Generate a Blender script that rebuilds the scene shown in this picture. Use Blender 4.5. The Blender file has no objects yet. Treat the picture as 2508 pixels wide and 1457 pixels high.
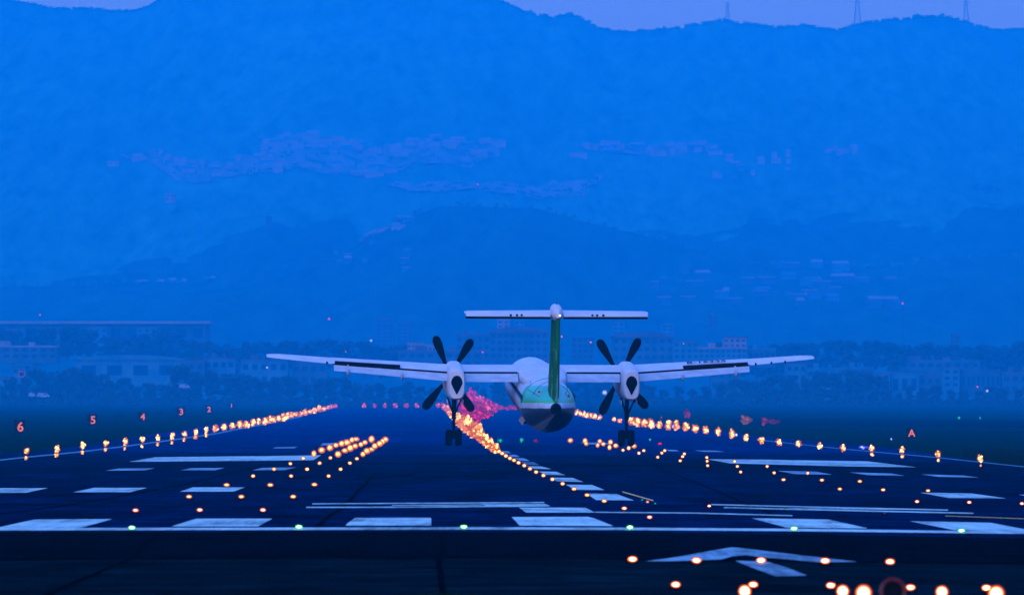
import bpy, bmesh, math, random
from mathutils import Vector, Matrix, noise
from bisect import bisect_right

random.seed(7)
sc = bpy.context.scene
COL = sc.collection
F = 13700.0            # focal length in photo pixels (photo 2508 px wide)
CX, HY = 1254.0, 975.0 # principal column and true horizon row of the photo
CZ = 2.4               # eye height over the near pavement
R = math.radians

# ------------------------------------------------------------------ helpers
def newobj(name, data, parent=None, loc=None):
    o = bpy.data.objects.new(name, data); COL.objects.link(o)
    if parent is not None: o.parent = parent
    if loc is not None: o.location = loc
    return o
def tag(o, label=None, cat=None, group=None, kind=None):
    if label: o['label'] = label
    if cat: o['category'] = cat
    if group: o['group'] = group
    if kind: o['kind'] = kind
    return o
def mesh_from(name, verts, faces, mat=None, smooth=False):
    m = bpy.data.meshes.new(name); m.from_pydata([tuple(v) for v in verts], [], faces); m.update()
    if mat: m.materials.append(mat)
    if smooth:
        m.polygons.foreach_set('use_smooth', [True]*len(m.polygons))
    return m
class MB:
    def __init__(s): s.v=[]; s.f=[]
    def add(s, vs, fs):
        b=len(s.v); s.v+= [tuple(v) for v in vs]; s.f+=[tuple(i+b for i in f) for f in fs]; return s
    def box(s, x0,y0,z0,x1,y1,z1):
        return s.add([(x0,y0,z0),(x1,y0,z0),(x1,y1,z0),(x0,y1,z0),(x0,y0,z1),(x1,y0,z1),(x1,y1,z1),(x0,y1,z1)],
          [(0,3,2,1),(4,5,6,7),(0,1,5,4),(1,2,6,5),(2,3,7,6),(3,0,4,7)])
    def tube(s, p, q, r0, r1=None, n=8):
        if r1 is None: r1=r0
        p=Vector(p); q=Vector(q); d=(q-p).normalized()
        a=d.orthogonal().normalized(); b=d.cross(a)
        vs=[]
        for c,r in ((p,r0),(q,r1)):
            for i in range(n):
                t=2*math.pi*i/n; vs.append(c+a*math.cos(t)*r+b*math.sin(t)*r)
        fs=[(i,(i+1)%n,n+(i+1)%n,n+i) for i in range(n)]+[tuple(range(n-1,-1,-1)),tuple(range(n,2*n))]
        return s.add(vs,fs)
    def ell(s, c, rx, ry, rz, seg=12, rings=8, jit=0.0, seed=0):
        vs=[]; c=Vector(c)
        for j in range(rings+1):
            ph=math.pi*j/rings
            for i in range(seg):
                th=2*math.pi*i/seg
                d=Vector((math.sin(ph)*math.cos(th),math.sin(ph)*math.sin(th),math.cos(ph)))
                k=1.0
                if jit: k+=jit*noise.noise(d*1.9+Vector((seed*3.1,seed*1.7,0)))*2
                vs.append(c+Vector((d.x*rx,d.y*ry,d.z*rz))*k)
        fs=[]
        for j in range(rings):
            for i in range(seg):
                a=j*seg+i; b=j*seg+(i+1)%seg
                fs.append((a,a+seg,b+seg,b))
        return s.add(vs,fs)
    def loft(s, rings, cap=True):
        n=len(rings[0]); vs=[v for r in rings for v in r]; fs=[]
        for j in range(len(rings)-1):
            for i in range(n):
                a=j*n+i; b=j*n+(i+1)%n
                fs.append((a,b,b+n,a+n))
        if cap:
            fs.append(tuple(range(n-1,-1,-1))); fs.append(tuple((len(rings)-1)*n+i for i in range(n)))
        return s.add(vs,fs)
    def build(s, name, mat, parent=None, smooth=False, loc=None):
        m=mesh_from(name, s.v, s.f, mat, smooth)
        bm=bmesh.new(); bm.from_mesh(m); bmesh.ops.remove_doubles(bm, verts=bm.verts, dist=1e-5)
        bmesh.ops.recalc_face_normals(bm, faces=bm.faces); bm.to_mesh(m); bm.free()
        if smooth:
            try: m.set_sharp_from_angle(angle=R(50))
            except Exception: pass
        return newobj(name, m, parent, loc)
def interp(xs, ys, x):
    if x<=xs[0]: return ys[0]
    if x>=xs[-1]: return ys[-1]
    i=bisect_right(xs,x)-1
    t=(x-xs[i])/(xs[i+1]-xs[i]); return ys[i]+(ys[i+1]-ys[i])*t
def pl(poly, x): return interp([p[0] for p in poly],[p[1] for p in poly],x)

# ------------------------------------------------------------------ materials
class Mat:
    def __init__(s, name):
        s.m=bpy.data.materials.new(name); s.m.use_nodes=True; s.n=s.m.node_tree.nodes; s.l=s.m.node_tree.links
        s.b=s.n['Principled BSDF']; s.o=s.n['Material Output']
    def node(s, t, **kw):
        x=s.n.new(t)
        for k,v in kw.items(): setattr(x,k,v)
        return x
    def link(s,a,b): s.l.new(a,b)
    def coords(s, scale=(1,1,1), obj=True):
        tc=s.node('ShaderNodeTexCoord'); mp=s.node('ShaderNodeMapping'); mp.inputs['Scale'].default_value=scale
        s.link(tc.outputs['Object' if obj else 'Generated'], mp.inputs['Vector']); return mp.outputs['Vector']
    def noise(s, scale, vec, detail=5, rough=.6):
        x=s.node('ShaderNodeTexNoise'); x.inputs['Scale'].default_value=scale; x.inputs['Detail'].default_value=detail
        x.inputs['Roughness'].default_value=rough; s.link(vec,x.inputs['Vector']); return x.outputs['Fac']
    def ramp(s, fac, stops):
        x=s.node('ShaderNodeValToRGB'); cr=x.color_ramp
        while len(cr.elements)<len(stops): cr.elements.new(0.5)
        for e,(p,c) in zip(cr.elements,stops): e.position=p; e.color=(*c,1) if len(c)==3 else c
        s.link(fac,x.inputs['Fac']); return x.outputs['Color']
    def mix(s, fac, a, b, mode='MIX'):
        x=s.node('ShaderNodeMix', data_type='RGBA', blend_type=mode)
        for v,i in ((fac,0),(a,6),(b,7)):
            if hasattr(v,'links'): s.link(v,x.inputs[i])
            else: x.inputs[i].default_value = v if i==0 else (*v,1)
        return x.outputs[2]
    def math(s, op, a, b=None, c=None):
        x=s.node('ShaderNodeMath', operation=op)
        for i,v in enumerate((a,b,c)):
            if v is None: continue
            if hasattr(v,'links'): s.link(v,x.inputs[i])
            else: x.inputs[i].default_value=v
        return x.outputs[0]
def noisy(name, c0, c1, scale=2.0, rough=.7, spec=.3, stretch=(1,1,1), lo=.35, hi=.65, metal=0):
    M=Mat(name); v=M.coords(stretch); f=M.noise(scale,v)
    M.link(M.ramp(f,[(lo,c0),(hi,c1)]), M.b.inputs['Base Color'])
    M.b.inputs['Roughness'].default_value=rough; M.b.inputs['Specular IOR Level'].default_value=spec
    M.b.inputs['Metallic'].default_value=metal
    return M.m
def lampmat(name, core, edge, s_core, s_edge, sample=False, speck=0.0):
    M=Mat(name); lw=M.node('ShaderNodeLayerWeight'); lw.inputs['Blend'].default_value=.5
    mid=tuple(core[i]*.35+edge[i]*.65 for i in range(3))
    fac=lw.outputs['Facing']
    if speck:
        f=M.noise(2.2,M.coords(),3,.7); fac=M.math('ADD',fac,M.math('MULTIPLY',M.math('SUBTRACT',f,.42),speck))
    c=M.ramp(fac,[(0.0,core),(.10,core),(.26,mid),(.5,edge)])  # outer stops paint the glare halo into the lamp's own emission
    st=M.ramp(fac,[(0.0,(1,1,1)),(.07,(.8,.8,.8)),(.24,(.2,.2,.2)),(.5,(0,0,0))])
    s=M.math('MULTIPLY_ADD', st, s_core*.5, s_edge*.5)
    e=M.node('ShaderNodeEmission'); M.link(c,e.inputs['Color']); M.link(s,e.inputs['Strength'])
    M.link(e.outputs[0], M.o.inputs['Surface'])
    if not sample:
        try: M.m.cycles.emission_sampling='NONE'
        except Exception: pass
    return M.m

ASPH=(.0022,.0085,.0125)
def asphalt(name, base, var=.5, crackless=False):
    M=Mat(name)
    v=M.coords((1,.12,1)); f=M.noise(.55,v,6,.65); f4=M.noise(.45,M.coords((1,1.3,1)),8,.72)
    v2=M.coords((1,1,1)); f2=M.noise(.035,M.coords((1,.35,1)),4,.55); f3=M.noise(9,v2,3,.6)
    a=tuple(c*(1-var) for c in base); b=tuple(c*(1+var) for c in base)
    c=M.ramp(f,[(.3,a),(.7,b)])
    c=M.mix(.8,c,M.ramp(f2,[(.35,(.55,.55,.55)),(.65,(1.25,1.25,1.25))]),'MULTIPLY')
    c=M.mix(.85,c,M.ramp(f4,[(.38,(.25,.25,.25)),(.5,(.9,.9,.9)),(.62,(2.0,2.0,2.0))]),'MULTIPLY')
    c=M.mix(.5,c,M.ramp(f3,[(.3,(.7,.7,.7)),(.7,(1.3,1.3,1.3))]),'MULTIPLY')
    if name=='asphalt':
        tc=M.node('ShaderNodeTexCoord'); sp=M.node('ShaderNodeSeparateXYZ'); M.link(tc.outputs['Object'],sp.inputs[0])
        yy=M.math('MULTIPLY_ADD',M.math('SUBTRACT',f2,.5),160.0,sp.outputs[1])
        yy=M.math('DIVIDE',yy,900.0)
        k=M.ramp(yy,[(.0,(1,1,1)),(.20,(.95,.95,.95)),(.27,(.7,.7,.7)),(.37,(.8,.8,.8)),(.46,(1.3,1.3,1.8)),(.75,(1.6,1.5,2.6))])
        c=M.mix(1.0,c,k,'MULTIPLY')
    M.link(c,M.b.inputs['Base Color']); M.b.inputs['Roughness'].default_value=.95
    M.b.inputs['Specular IOR Level'].default_value=0
    return M.m
M_ASPH=asphalt('asphalt',(.0003,.0095,.0360))
M_ASPH_D=asphalt('dark_asphalt',(.0006,.0018,.0042),.35)
M_APRON=asphalt('pale_asphalt',(.0016,.0085,.0105),.4)
M_TAR=noisy('tar',(.0,.0,.0002),(.0002,.0004,.0006),3,.9,.0)
M_RUB=noisy('rubber_mark',(.0,.0004,.001),(.0002,.001,.003),2,.9,.0,(1,.1,1))
def paintmat(name,c,wear,asp=(.003,.012,.02)):
    M=Mat(name); f=M.noise(1.1,M.coords((2.6,.16,1)),8,.8); g=M.noise(.35,M.coords((1,.5,1)),3,.6)
    h=M.math('MULTIPLY_ADD',g,.5,M.math('MULTIPLY',f,.6))
    c2=M.ramp(h,[(wear-.04,tuple(x*.3 for x in c)),(wear+.05,tuple(x*.72 for x in c)),(wear+.17,c)])
    M.link(c2,M.b.inputs['Base Color']); M.b.inputs['Roughness'].default_value=.8; M.b.inputs['Specular IOR Level'].default_value=.1
    return M.m
M_PAINT=paintmat('white_road_paint',(.49,.73,.57),.485)
M_PAINT2=paintmat('worn_white_paint',(.25,.48,.48),.50)
M_EDGE=paintmat('edge_line_paint',(.08,.26,.28),.45)
M_YEL=paintmat('orange_line_paint',(.85,.5,.12),.4)
M_GRASS=None
def grassmat():
    M=Mat('grass'); f=M.noise(.9,M.coords((1,.25,1)),6,.7); g=M.noise(.02,M.coords((1,1,1)),4,.6)
    c=M.ramp(f,[(.3,(.0008,.007,.001)),(.7,(.0025,.021,.002))])
    c=M.mix(.7,c,M.ramp(g,[(.35,(.5,.5,.6)),(.65,(1.3,1.3,1.1))]),'MULTIPLY')
    M.link(c,M.b.inputs['Base Color']); M.b.inputs['Roughness'].default_value=1; M.b.inputs['Specular IOR Level'].default_value=.0
    return M.m
M_GRASS=grassmat()
M_TUFT=noisy('grass_tuft',(.001,.006,.001),(.002,.012,.002),4,.9,.05)
M_LEAF=noisy('foliage',(.004,.022,.008),(.012,.045,.016),.5,.8,.1)
M_BARK=noisy('bark',(.03,.03,.03),(.05,.05,.05),3,.9,.1)
def forest(name='forested_slope',dk=1.0):
    M=Mat(name); f=M.noise(.05,M.coords((1,.16,.5)),10,.8); g=M.noise(.006,M.coords((1,.16,.5)),5,.6)
    c=M.ramp(f,[(.35,(.003*dk,.085*dk,.05*dk)),(.65,(.04*dk,.27*dk,.17*dk))])
    c=M.mix(.9,c,M.ramp(g,[(.33,(.86,.86,.86)),(.67,(1.17,1.15,1.13))]),'MULTIPLY')
    M.link(c,M.b.inputs['Base Color']); M.b.inputs['Roughness'].default_value=1; M.b.inputs['Specular IOR Level'].default_value=0
    return M.m
M_FOREST=forest(); M_FOREST2=forest('dark_forested_slope',.42)
M_CONC=noisy('pale_concrete',(.01,.13,.17),(.04,.18,.23),.12,.9,.1)
M_CONC2=noisy('grey_concrete',(.01,.07,.10),(.03,.11,.15),.12,.9,.1)
M_PINK=noisy('pinkish_render',(.14,.14,.15),(.22,.19,.20),.15,.9,.1)
M_ROOF=noisy('dark_roofing',(.03,.05,.08),(.06,.09,.12),.1,.9,.1)
M_ROOFL=noisy('pale_roofing',(.12,.16,.18),(.19,.21,.24),.1,.9,.1)
M_WIN=noisy('window_glass',(.002,.03,.06),(.006,.05,.09),.3,.9,.0)
M_METAL=noisy('grey_metal',(.006,.012,.018),(.012,.02,.03),8,.7,.1)
M_BLACK=noisy('black_rubber',(.0005,.001,.001),(.001,.002,.002),8,.9,.0)
M_BLADE=noisy('propeller_blade',(.001,.0015,.003),(.002,.003,.005),4,.8,.03)
M_STRUT=noisy('gear_strut_metal',(.001,.002,.003),(.003,.005,.008),10,.8,.02)
M_BOARD=noisy('sign_board',(.0005,.001,.002),(.001,.002,.003),4,.8,.1)
M_VAN=noisy('pale_vehicle_paint',(.12,.22,.3),(.2,.3,.4),1,.4,.4)

M_AMB=lampmat('amber_lamp',(1,.60,.20),(1,.16,.02),4.0,.45)
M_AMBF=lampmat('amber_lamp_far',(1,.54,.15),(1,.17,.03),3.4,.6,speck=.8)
M_PINKF=lampmat('pinkish_amber_lamp_far',(1,.40,.22),(.95,.08,.08),1.8,.45,speck=.9)
M_AMBN=lampmat('orange_lamp_near',(1,.60,.30),(1,.085,.005),22,1.15,True)
M_REDN=lampmat('red_orange_lamp',(1,.50,.28),(1,.07,.03),7,.55)
M_RED=lampmat('red_lamp',(1,.14,.20),(.8,.0,.12),1.4,.45,speck=.8)
M_MAG=lampmat('magenta_lamp',(.80,.005,.09),(.38,.0,.13),1.2,.55,speck=.9)
M_GRN=lampmat('green_lamp',(.45,1,.5),(.0,.60,.09),14,.75,True)
M_GRNF=lampmat('green_lamp_far',(.05,.8,.45),(.0,.35,.35),.9,.28,speck=.8)
M_BLU=lampmat('blue_lamp',(.35,.4,1),(.03,.06,1),2.4,.8,speck=.8)
M_WHT=lampmat('white_lamp',(.7,.75,1),(.25,.4,1),1.0,.4)
M_ORD=lampmat('dull_orange_lamp',(.75,.26,.05),(.42,.14,.12),.5,.32,speck=.6)
M_REDD=lampmat('dull_red_lamp',(.50,.03,.09),(.25,.02,.14),.45,.24,speck=.6)
def flat_emit(name,c,s):
    M=Mat(name); e=M.node('ShaderNodeEmission'); f=M.noise(6,M.coords(),3,.6)
    M.link(M.ramp(f,[(.3,tuple(x*.6 for x in c)),(.7,c)]),e.inputs['Color']); e.inputs['Strength'].default_value=s*.5
    M.link(e.outputs[0],M.o.inputs['Surface']); M.m.cycles.emission_sampling='NONE'; return M.m
M_DIG=flat_emit('lit_numeral_face',(1,.24,.13),1.1)

# ------------------------------------------------------------------ ground height
YT=[-60,5,40,60,71.6,87,110,132,161,191,222,251,281,352,450,655,900,1300,2163,2700,3500,5000,8000]
DZ=[2.4,2.4,2.4,2.42,2.44,2.56,2.577,2.669,2.868,2.998,3.127,3.225,3.323,3.65,4.02,4.25,4.35,4.18,3.62,2.85,2.1,1.5,1.0]
ROWS=[-60,-20,5,20,40]
y=52.0
while y<7800: ROWS.append(y); y*=1.032
def smooth_dz(Y):
    if Y<60: return interp(YT,DZ,Y)
    l=math.log(Y); s=0; w=0
    for k in (-2,-1,0,1,2):
        q=math.exp(l+k*.035); ww=(1,2,3,2,1)[k+2]; s+=ww*interp(YT,DZ,q); w+=ww
    return s/w
RDZ=[smooth_dz(r) for r in ROWS]
def dyl(u, Y):
    p=max(-1500,min(1500,u*F+254.0))
    k=(7e-6 if p>0 else 2.2e-6)*p*p
    fade=1.0 if Y<900 else max(.0,1-(Y-900)/2500)
    return k*fade
def gz(X,Y):
    Ye=max(Y,60.0)
    return CZ-interp(ROWS,RDZ,Y)-dyl(X/Ye,Ye)*Ye/F
def ypix(px,Y):   # photo row of the ground at distance Y on column px
    X=(px-CX)/F*Y
    return HY+(CZ-gz(X,Y))*F/Y
def P(px,py,h=0.0):
    lo,hi=46.0,3400.0
    for _ in range(50):
        m=math.sqrt(lo*hi)
        if ypix(px,m)>py: lo=m
        else: hi=m
    Y=lo; X=(px-CX)/F*Y
    return Vector((X,Y,gz(X,Y)+h))
def Q(px,py,Y):   # point on the ray of a photo pixel at distance Y
    return Vector(((px-CX)/F*Y, Y, CZ+(HY-py)*Y/F))

# ground sheet
cs=[-.4,-.3,-.22,-.16,-.12]+[-.1+.004*i for i in range(51)]+[.12,.16,.22,.3,.4]
def sheet(name, mat, rows, left, right, ncol, lift, kind='structure', cols=None):
    vs=[];fs=[]
    for Y in rows:
        l=left(Y) if left else 0; r=right(Y) if right else 0
        for i in range(ncol+1):
            X=(cols[i]*max(Y,300.0)) if cols else l+(r-l)*i/ncol
            vs.append((X,Y,gz(X,Y)+lift(Y)))
    n=ncol+1
    for j in range(len(rows)-1):
        for i in range(ncol): fs.append((j*n+i,j*n+i+1,(j+1)*n+i+1,(j+1)*n+i))
    o=newobj(name,mesh_from(name,vs,fs,mat,True)); o['kind']=kind; return o
sheet('ground',M_GRASS,ROWS,None,None,len(cs)-1,lambda Y:-.05-Y*2e-5,cols=cs)
def px_line_to_XY(pts):
    return sorted([(P(x,y).y,P(x,y).x) for x,y in pts])
LB=px_line_to_XY([(0,1109),(84,1105),(195,1092),(307,1073),(419,1056),(530,1038),(642,1022),(740,1009),(830,998)])
RB=px_line_to_XY([(2508,1144),(2390,1126),(2200,1098),(2000,1080),(1830,1064),(1640,1037),(1530,1020),(1460,1010),(1330,999)])
def lb(Y): return pl(LB,Y) if Y>LB[0][0] else LB[0][1]-(LB[0][0]-Y)*.10-(0 if Y>300 else (300-Y)*.05)
def rb(Y): return pl(RB,Y) if Y>RB[0][0] else RB[0][1]+(RB[0][0]-Y)*.10
rr=[r for r in ROWS if 97<r<2200]
Y0=P(1254,1366).y; Y1=P(1254,1302).y
sheet('runway',M_ASPH,[Y1]+[r for r in ROWS if Y1<r<2190],lb,rb,70,lambda Y:Y*1e-5)
sheet('dark_pavement',M_ASPH_D,[Y0]+[r for r in ROWS if Y0<r<Y1]+[Y1],lb,rb,70,lambda Y:.0)
sheet('apron',M_APRON,[r for r in ROWS if r<Y0]+[Y0],lb,rb,70,lambda Y:.0)

def cut_rows(bm, ya, yb):
    for Y in ROWS:
        if ya<Y<yb:
            bmesh.ops.bisect_plane(bm, geom=bm.verts[:]+bm.edges[:]+bm.faces[:], plane_co=(0,Y,0), plane_no=(0,1,0))
def patch(bm_all, pts, lift):
    w=[P(x,y) for x,y in pts]
    bm=bmesh.new(); f=bm.faces.new([bm.verts.new((v.x,v.y,0)) for v in w])
    bmesh.ops.triangulate(bm, faces=bm.faces[:])
    cut_rows(bm,min(v.y for v in w),max(v.y for v in w))
    for v in bm.verts: v.co.z=gz(v.co.x,v.co.y)+lift+v.co.y*2.5e-5
    for f in bm.faces:
        f.normal_update()
        if f.normal.z<0: f.normal_flip()
    t=bpy.data.meshes.new('t'); bm.to_mesh(t); bm.free(); bm_all.from_mesh(t); bpy.data.meshes.remove(t)
def patches(name, polys, mat, lift=.012):
    for k,pg in enumerate(polys):
        bm=bmesh.new()
        patch(bm,pg,lift)
        m=bpy.data.meshes.new(name); bm.to_mesh(m); bm.free(); m.materials.append(mat)
        o=newobj(name,m); o['kind']='structure'
def strip(name, pts, wpx, mat, lift=.012, metres=None, step=14):
    # ribbon along a photo polyline; wpx = half width in photo rows, or half width in metres across
    bm=bmesh.new(); L=[]
    for (x0,y0),(x1,y1) in zip(pts,pts[1:]):
        n=max(1,int(abs(x1-x0)/step+abs(y1-y0)/3))
        L+=[(x0+(x1-x0)*i/n,y0+(y1-y0)*i/n) for i in range(n)]
    L.append(pts[-1]); vs=[]
    for i,(x,y_) in enumerate(L):
        if metres:
            c=P(x,y_); a=P(*L[max(0,i-1)]); b=P(*L[min(len(L)-1,i+1)])
            d=Vector((b.x-a.x,b.y-a.y,0)).normalized(); nrm=Vector((-d.y,d.x,0))*metres
            p=c+nrm; q=c-nrm
        else: p=P(x,y_+wpx); q=P(x,y_-wpx)
        for t in (p,q): vs.append((t.x,t.y,gz(t.x,t.y)+lift+t.y*2.5e-5))
    fs=[(2*i,2*i+2,2*i+3,2*i+1) for i in range(len(L)-1)]
    m=mesh_from(name,vs,fs,mat)
    bm=bmesh.new(); bm.from_mesh(m)
    for f in bm.faces:
        f.normal_update()
        if f.normal.z<0: f.normal_flip()
    bm.to_mesh(m); bm.free()
    o=newobj(name,m); o['kind']='structure'; return o

patches('threshold_stripe',[
 [(-40,1301),(85,1273),(275,1272),(200,1293)],
 [(420,1290),(480,1271),(667,1271),(632,1290)],
 [(846,1288),(852,1282),(870,1269),(1054,1269),(1056,1270),(1056,1288)],
 [(1253,1267),(1440,1266.5),(1455,1270),(1502,1289),(1273,1288)],
 [(1841,1270),(2029,1273),(2126,1295),(1927,1293)],
 [(2228,1277),(2427,1281),(2560,1306),(2336,1299)]],M_PAINT)
patches('touchdown_marking',[
 [(-60,1207.5),(-20,1196),(117,1195.6),(65,1207)],
 [(179,1206),(230,1195),(360,1195),(319,1205.6)],
 [(441,1204.5),(472,1194),(600,1194),(571,1204.5)],
 [(2253,1207),(2381,1209),(2464,1221),(2324,1220)],
 [(2495,1211.6),(2600,1214),(2650,1226),(2560,1225)]],M_PAINT)
patches('distance_marking',[
 [(258,1153),(289,1148),(379,1147),(355,1152)],
 [(441,1152),(467,1147),(550,1146),(526,1152)],
 [(618,1152),(642,1146),(725,1145),(698,1151.5)],
 [(1905,1153.5),(2000,1155.5),(2038,1162.5),(1945,1161)],
 [(2081,1157),(2183,1160),(2216,1165.6),(2125,1164)],
 [(2256,1162),(2360,1165),(2398,1170),(2298,1168)]],M_PAINT2)
patches('aiming_point_marking',[
 [(316,1131),(380,1120),(600,1117.5),(786,1115),(768,1127),(600,1129)],
 [(1733,1125),(1882,1126),(2125,1130),(2244,1144.5),(2055,1142),(1789,1135)]],M_PAINT)
patches('distance_marking',[
 [(668,1098),(675,1095.5),(729,1094),(721,1098)],
 [(1700,1103),(1750,1103.5),(1777,1107),(1725,1106.5)],
 [(1420,1084),(1480,1084),(1505,1088),(1440,1088)],
 [(1630,1101.5),(1655,1102),(1664,1105),(1640,1105)],
 [(790,1086),(850,1084),(835,1090),(785,1091)]],M_PAINT2)
patches('centreline_dash',[
 [(1436,1209),(1511,1210.4),(1553,1226),(1460,1225)],
 [(1386,1187.5),(1450,1188),(1481,1200.5),(1409,1200)],
 [(1349,1170),(1402,1170.6),(1429,1180.6),(1362,1178.5)],
 [(1319,1155),(1362,1155.6),(1385,1164),(1338,1163)],
 [(1289,1141.5),(1325,1142),(1350,1149),(1307,1148)]],M_PAINT)
patches('centreline_dash',[
 [(1277,1131.5),(1307,1132),(1321,1139),(1290,1138)],
 [(1259,1122),(1282,1122),(1298,1129),(1277,1129)],
 [(1246,1114),(1264,1114),(1273,1119),(1253,1119)],
 [(1228,1105),(1244,1105),(1252,1110),(1234,1110)],
 [(1200,1092),(1214,1092),(1222,1097),(1207,1097)]],M_PAINT2)
strip('threshold_line',[(-60,1298.5),(0,1298),(600,1297),(1200,1295.7),(1540,1297),(1945,1299.7),(2300,1304),(2600,1307.5)],2.9,M_PAINT,.02)
strip('designator_line',[(765,1235),(1333,1231.6)],1.3,M_PAINT,.016)
strip('designator_line',[(750,1243.6),(1000,1243),(1345,1240)],1.4,M_PAINT,.016)
strip('designator_line',[(960,1239),(1186,1237.3)],.9,M_PAINT,.016)
patches('designator_marking',[[(1180,1235.6),(1335,1235.3),(1348,1241),(1190,1241)],
 [(1271,1244.7),(1434,1245),(1457,1257),(1289,1257)]],M_PAINT,.022)
strip('designator_line',[(1457,1255.5),(1700,1257.5),(1941,1264)],1.1,M_PAINT,.016)
strip('designator_line',[(1742,1236.5),(2000,1243),(2322,1250)],1.3,M_PAINT,.016)
strip('designator_line',[(1773,1244),(1935,1248),(2200,1254),(2384,1258)],1.4,M_PAINT,.016)
strip('designator_line',[(1930,1246),(2240,1249)],.8,M_PAINT,.018)
strip('taxi_line',[(1524,1205),(1600,1227)],1.4,M_YEL,.016)
strip('taxi_line',[(2315,1264.5),(2508,1271.5),(2560,1273)],.6,M_YEL,.016)
strip('edge_line',[(-80,1137),(0,1127),(64,1120),(195,1107),(307,1093),(430,1076.5),(530,1062),(578,1052),(656,1037),(740,1020)],1.6,M_EDGE,.016)
strip('edge_line',[(2600,1153),(2508,1143.5),(2288,1120),(2143,1107),(2034,1096.5),(1853,1077)],.9,M_EDGE,.016)
patches('taxiway_arrow',[
 [(1582,1376.7),(1668,1365),(1733,1352.5),(1792,1342.5),(1813,1344),(1951,1361),(2100,1378),(2003,1379),(1865,1366.5),(1827,1361.5),(1792,1364.5),(1768,1372),(1640,1376.7)],
 [(1801,1375.6),(1879,1378),(1930,1393),(1977,1412),(1900,1414)]],M_PAINT2,.02)
# cracks, joints, rubber marks
for pts,w in (([(398,1300),(352,1340),(335,1357),(330,1365),(240,1402),(180,1428),(110,1460)],.05),
              ([(1080,1303),(1087,1350),(1075,1362),(1079,1405),(1086,1460)],.045),
              ([(920,1157),(880,1200),(845,1238),(810,1262),(775,1292)],.06),
              ([(-20,1261),(160,1238),(320,1211),(480,1180),(650,1138)],.07),
              ([(1500,1100),(1700,1180),(1900,1262)],.05)):
    q=[]
    for (x0,y0),(x1,y1) in zip(pts,pts[1:]):
        for i in range(4):
            q.append((x0+(x1-x0)*i/4+random.uniform(-2.5,2.5),y0+(y1-y0)*i/4))
    q.append(pts[-1])
    strip('tar_seam',q,0,M_TAR,.008,metres=w)
strip('pavement_joint',[(-60,1371),(300,1368),(900,1366),(1250,1364.5),(1500,1369),(2100,1377),(2560,1382)],1.6,M_TAR,.008)
strip('pavement_joint',[(-60,1236),(260,1236.5)],.7,M_TAR,.006)
strip('pavement_joint',[(800,1134),(1300,1137),(2508,1150)],1.0,M_RUB,.006)
rub=bmesh.new()
for i in range(46):
    x=random.gauss(1030,150); yy=random.gauss(1163,7)
    if 860<x<1300 or 1:
        w=random.uniform(8,34); h=random.uniform(.5,1.6)
        patch(rub,[(x-w,yy+h*.3),(x-w*.3,yy-h),(x+w,yy-h*.4),(x+w*.4,yy+h)],.004)
for i in range(30):
    x=random.gauss(1840,170); yy=1130+ (x-1500)*.05+random.gauss(0,9)
    w=random.uniform(10,50); h=random.uniform(.4,1.0)
    patch(rub,[(x-w,yy+h*.3),(x-w*.3,yy-h),(x+w,yy-h*.4),(x+w*.4,yy+h)],.004)
m=bpy.data.meshes.new('rubber_marks'); rub.to_mesh(m); rub.free(); m.materials.append(M_RUB)
newobj('rubber_marks',m)['kind']='structure'
# taxiways on the right and far left shoulder
patches('taxiway',[[(1760,1024),(2900,1030),(2900,1047),(1800,1040)]],M_ASPH_D,.0)
patches('taxiway',[[(1900,1050.5),(2900,1054),(2900,1059.5),(1960,1054)]],M_APRON,.0)
patches('taxiway',[[(-300,990.5),(800,990.5),(800,993),(-300,993.5)]],M_APRON,.0)

# ------------------------------------------------------------------ hills
HA=[(-900,60),(-300,20),(0,3),(60,10),(130,22),(230,22),(330,32),(360,25),(400,5),(430,-18),(700,-45),(1000,-40),(1200,-6),(1240,12),(1290,35),(1330,42),(1345,46),(1395,33),(1430,45),(1470,72),(1550,80),(1600,78),(1690,65),(1780,58),(1860,68),(1900,68),(1950,70),(1965,66),(2010,76),(2060,74),(2100,60),(2200,52),(2310,42),(2350,50),(2430,75),(2508,78),(2900,60),(3400,120)]
HB=[(-900,600),(0,520),(250,500),(454,469),(542,454),(674,438),(858,436),(946,465),(1011,495),(1209,500),(1367,505),(1600,490),(1900,480),(2200,470),(2508,470),(3400,560)]
HC=[(-900,760),(0,705),(500,690),(800,640),(920,575),(1000,530),(1080,505),(1300,510),(1500,560),(1800,640),(2100,660),(2508,620),(3400,700)]
HILLS={'A':(HA,4400.,6800.,.9,5.),'B':(HB,4100.,5700.,.9,3.5),'C':(HC,3800.,5000.,.9,3.)}
def hillpt(k,px,s,bump=True):
    crest,Yf,Yc,p,amp=HILLS[k]
    yc=pl(crest,px); py=985+(yc-985)*(s**p if s<=1 else 1-(s-1)*1.3)
    Y=Yf+(Yc-Yf)*s
    q=Q(px,py,Y)
    if bump:
        n=noise.fractal(Vector((q.x*.012,q.y*.012,0)),1.0,2.1,6)
        n2=1-2*abs(noise.fractal(Vector((q.x*.0045+9,q.y*.0011,3)),1.0,2.0,3))
        q.z+= n*amp+ n2*11*min(1,4*max(0,1-abs(s-.5)*2))
    return q
def hill(k,name,nx,ns,mat=M_FOREST):
    vs=[];fs=[]
    ss=[i/ns for i in range(ns+1)]+[1.08,1.25]
    xs=[-900+(3400+900)*i/nx for i in range(nx+1)]
    for s in ss:
        for x in xs: vs.append(hillpt(k,x,s))
    n=nx+1
    for j in range(len(ss)-1):
        for i in range(nx): fs.append((j*n+i,j*n+i+1,(j+1)*n+i+1,(j+1)*n+i))
    o=newobj(name,mesh_from(name,vs,fs,mat,True)); o['kind']='structure'
hill('A','hills',700,60); hill('B','hills',420,40,M_FOREST2); hill('C','hills',420,36,M_FOREST2)
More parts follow.
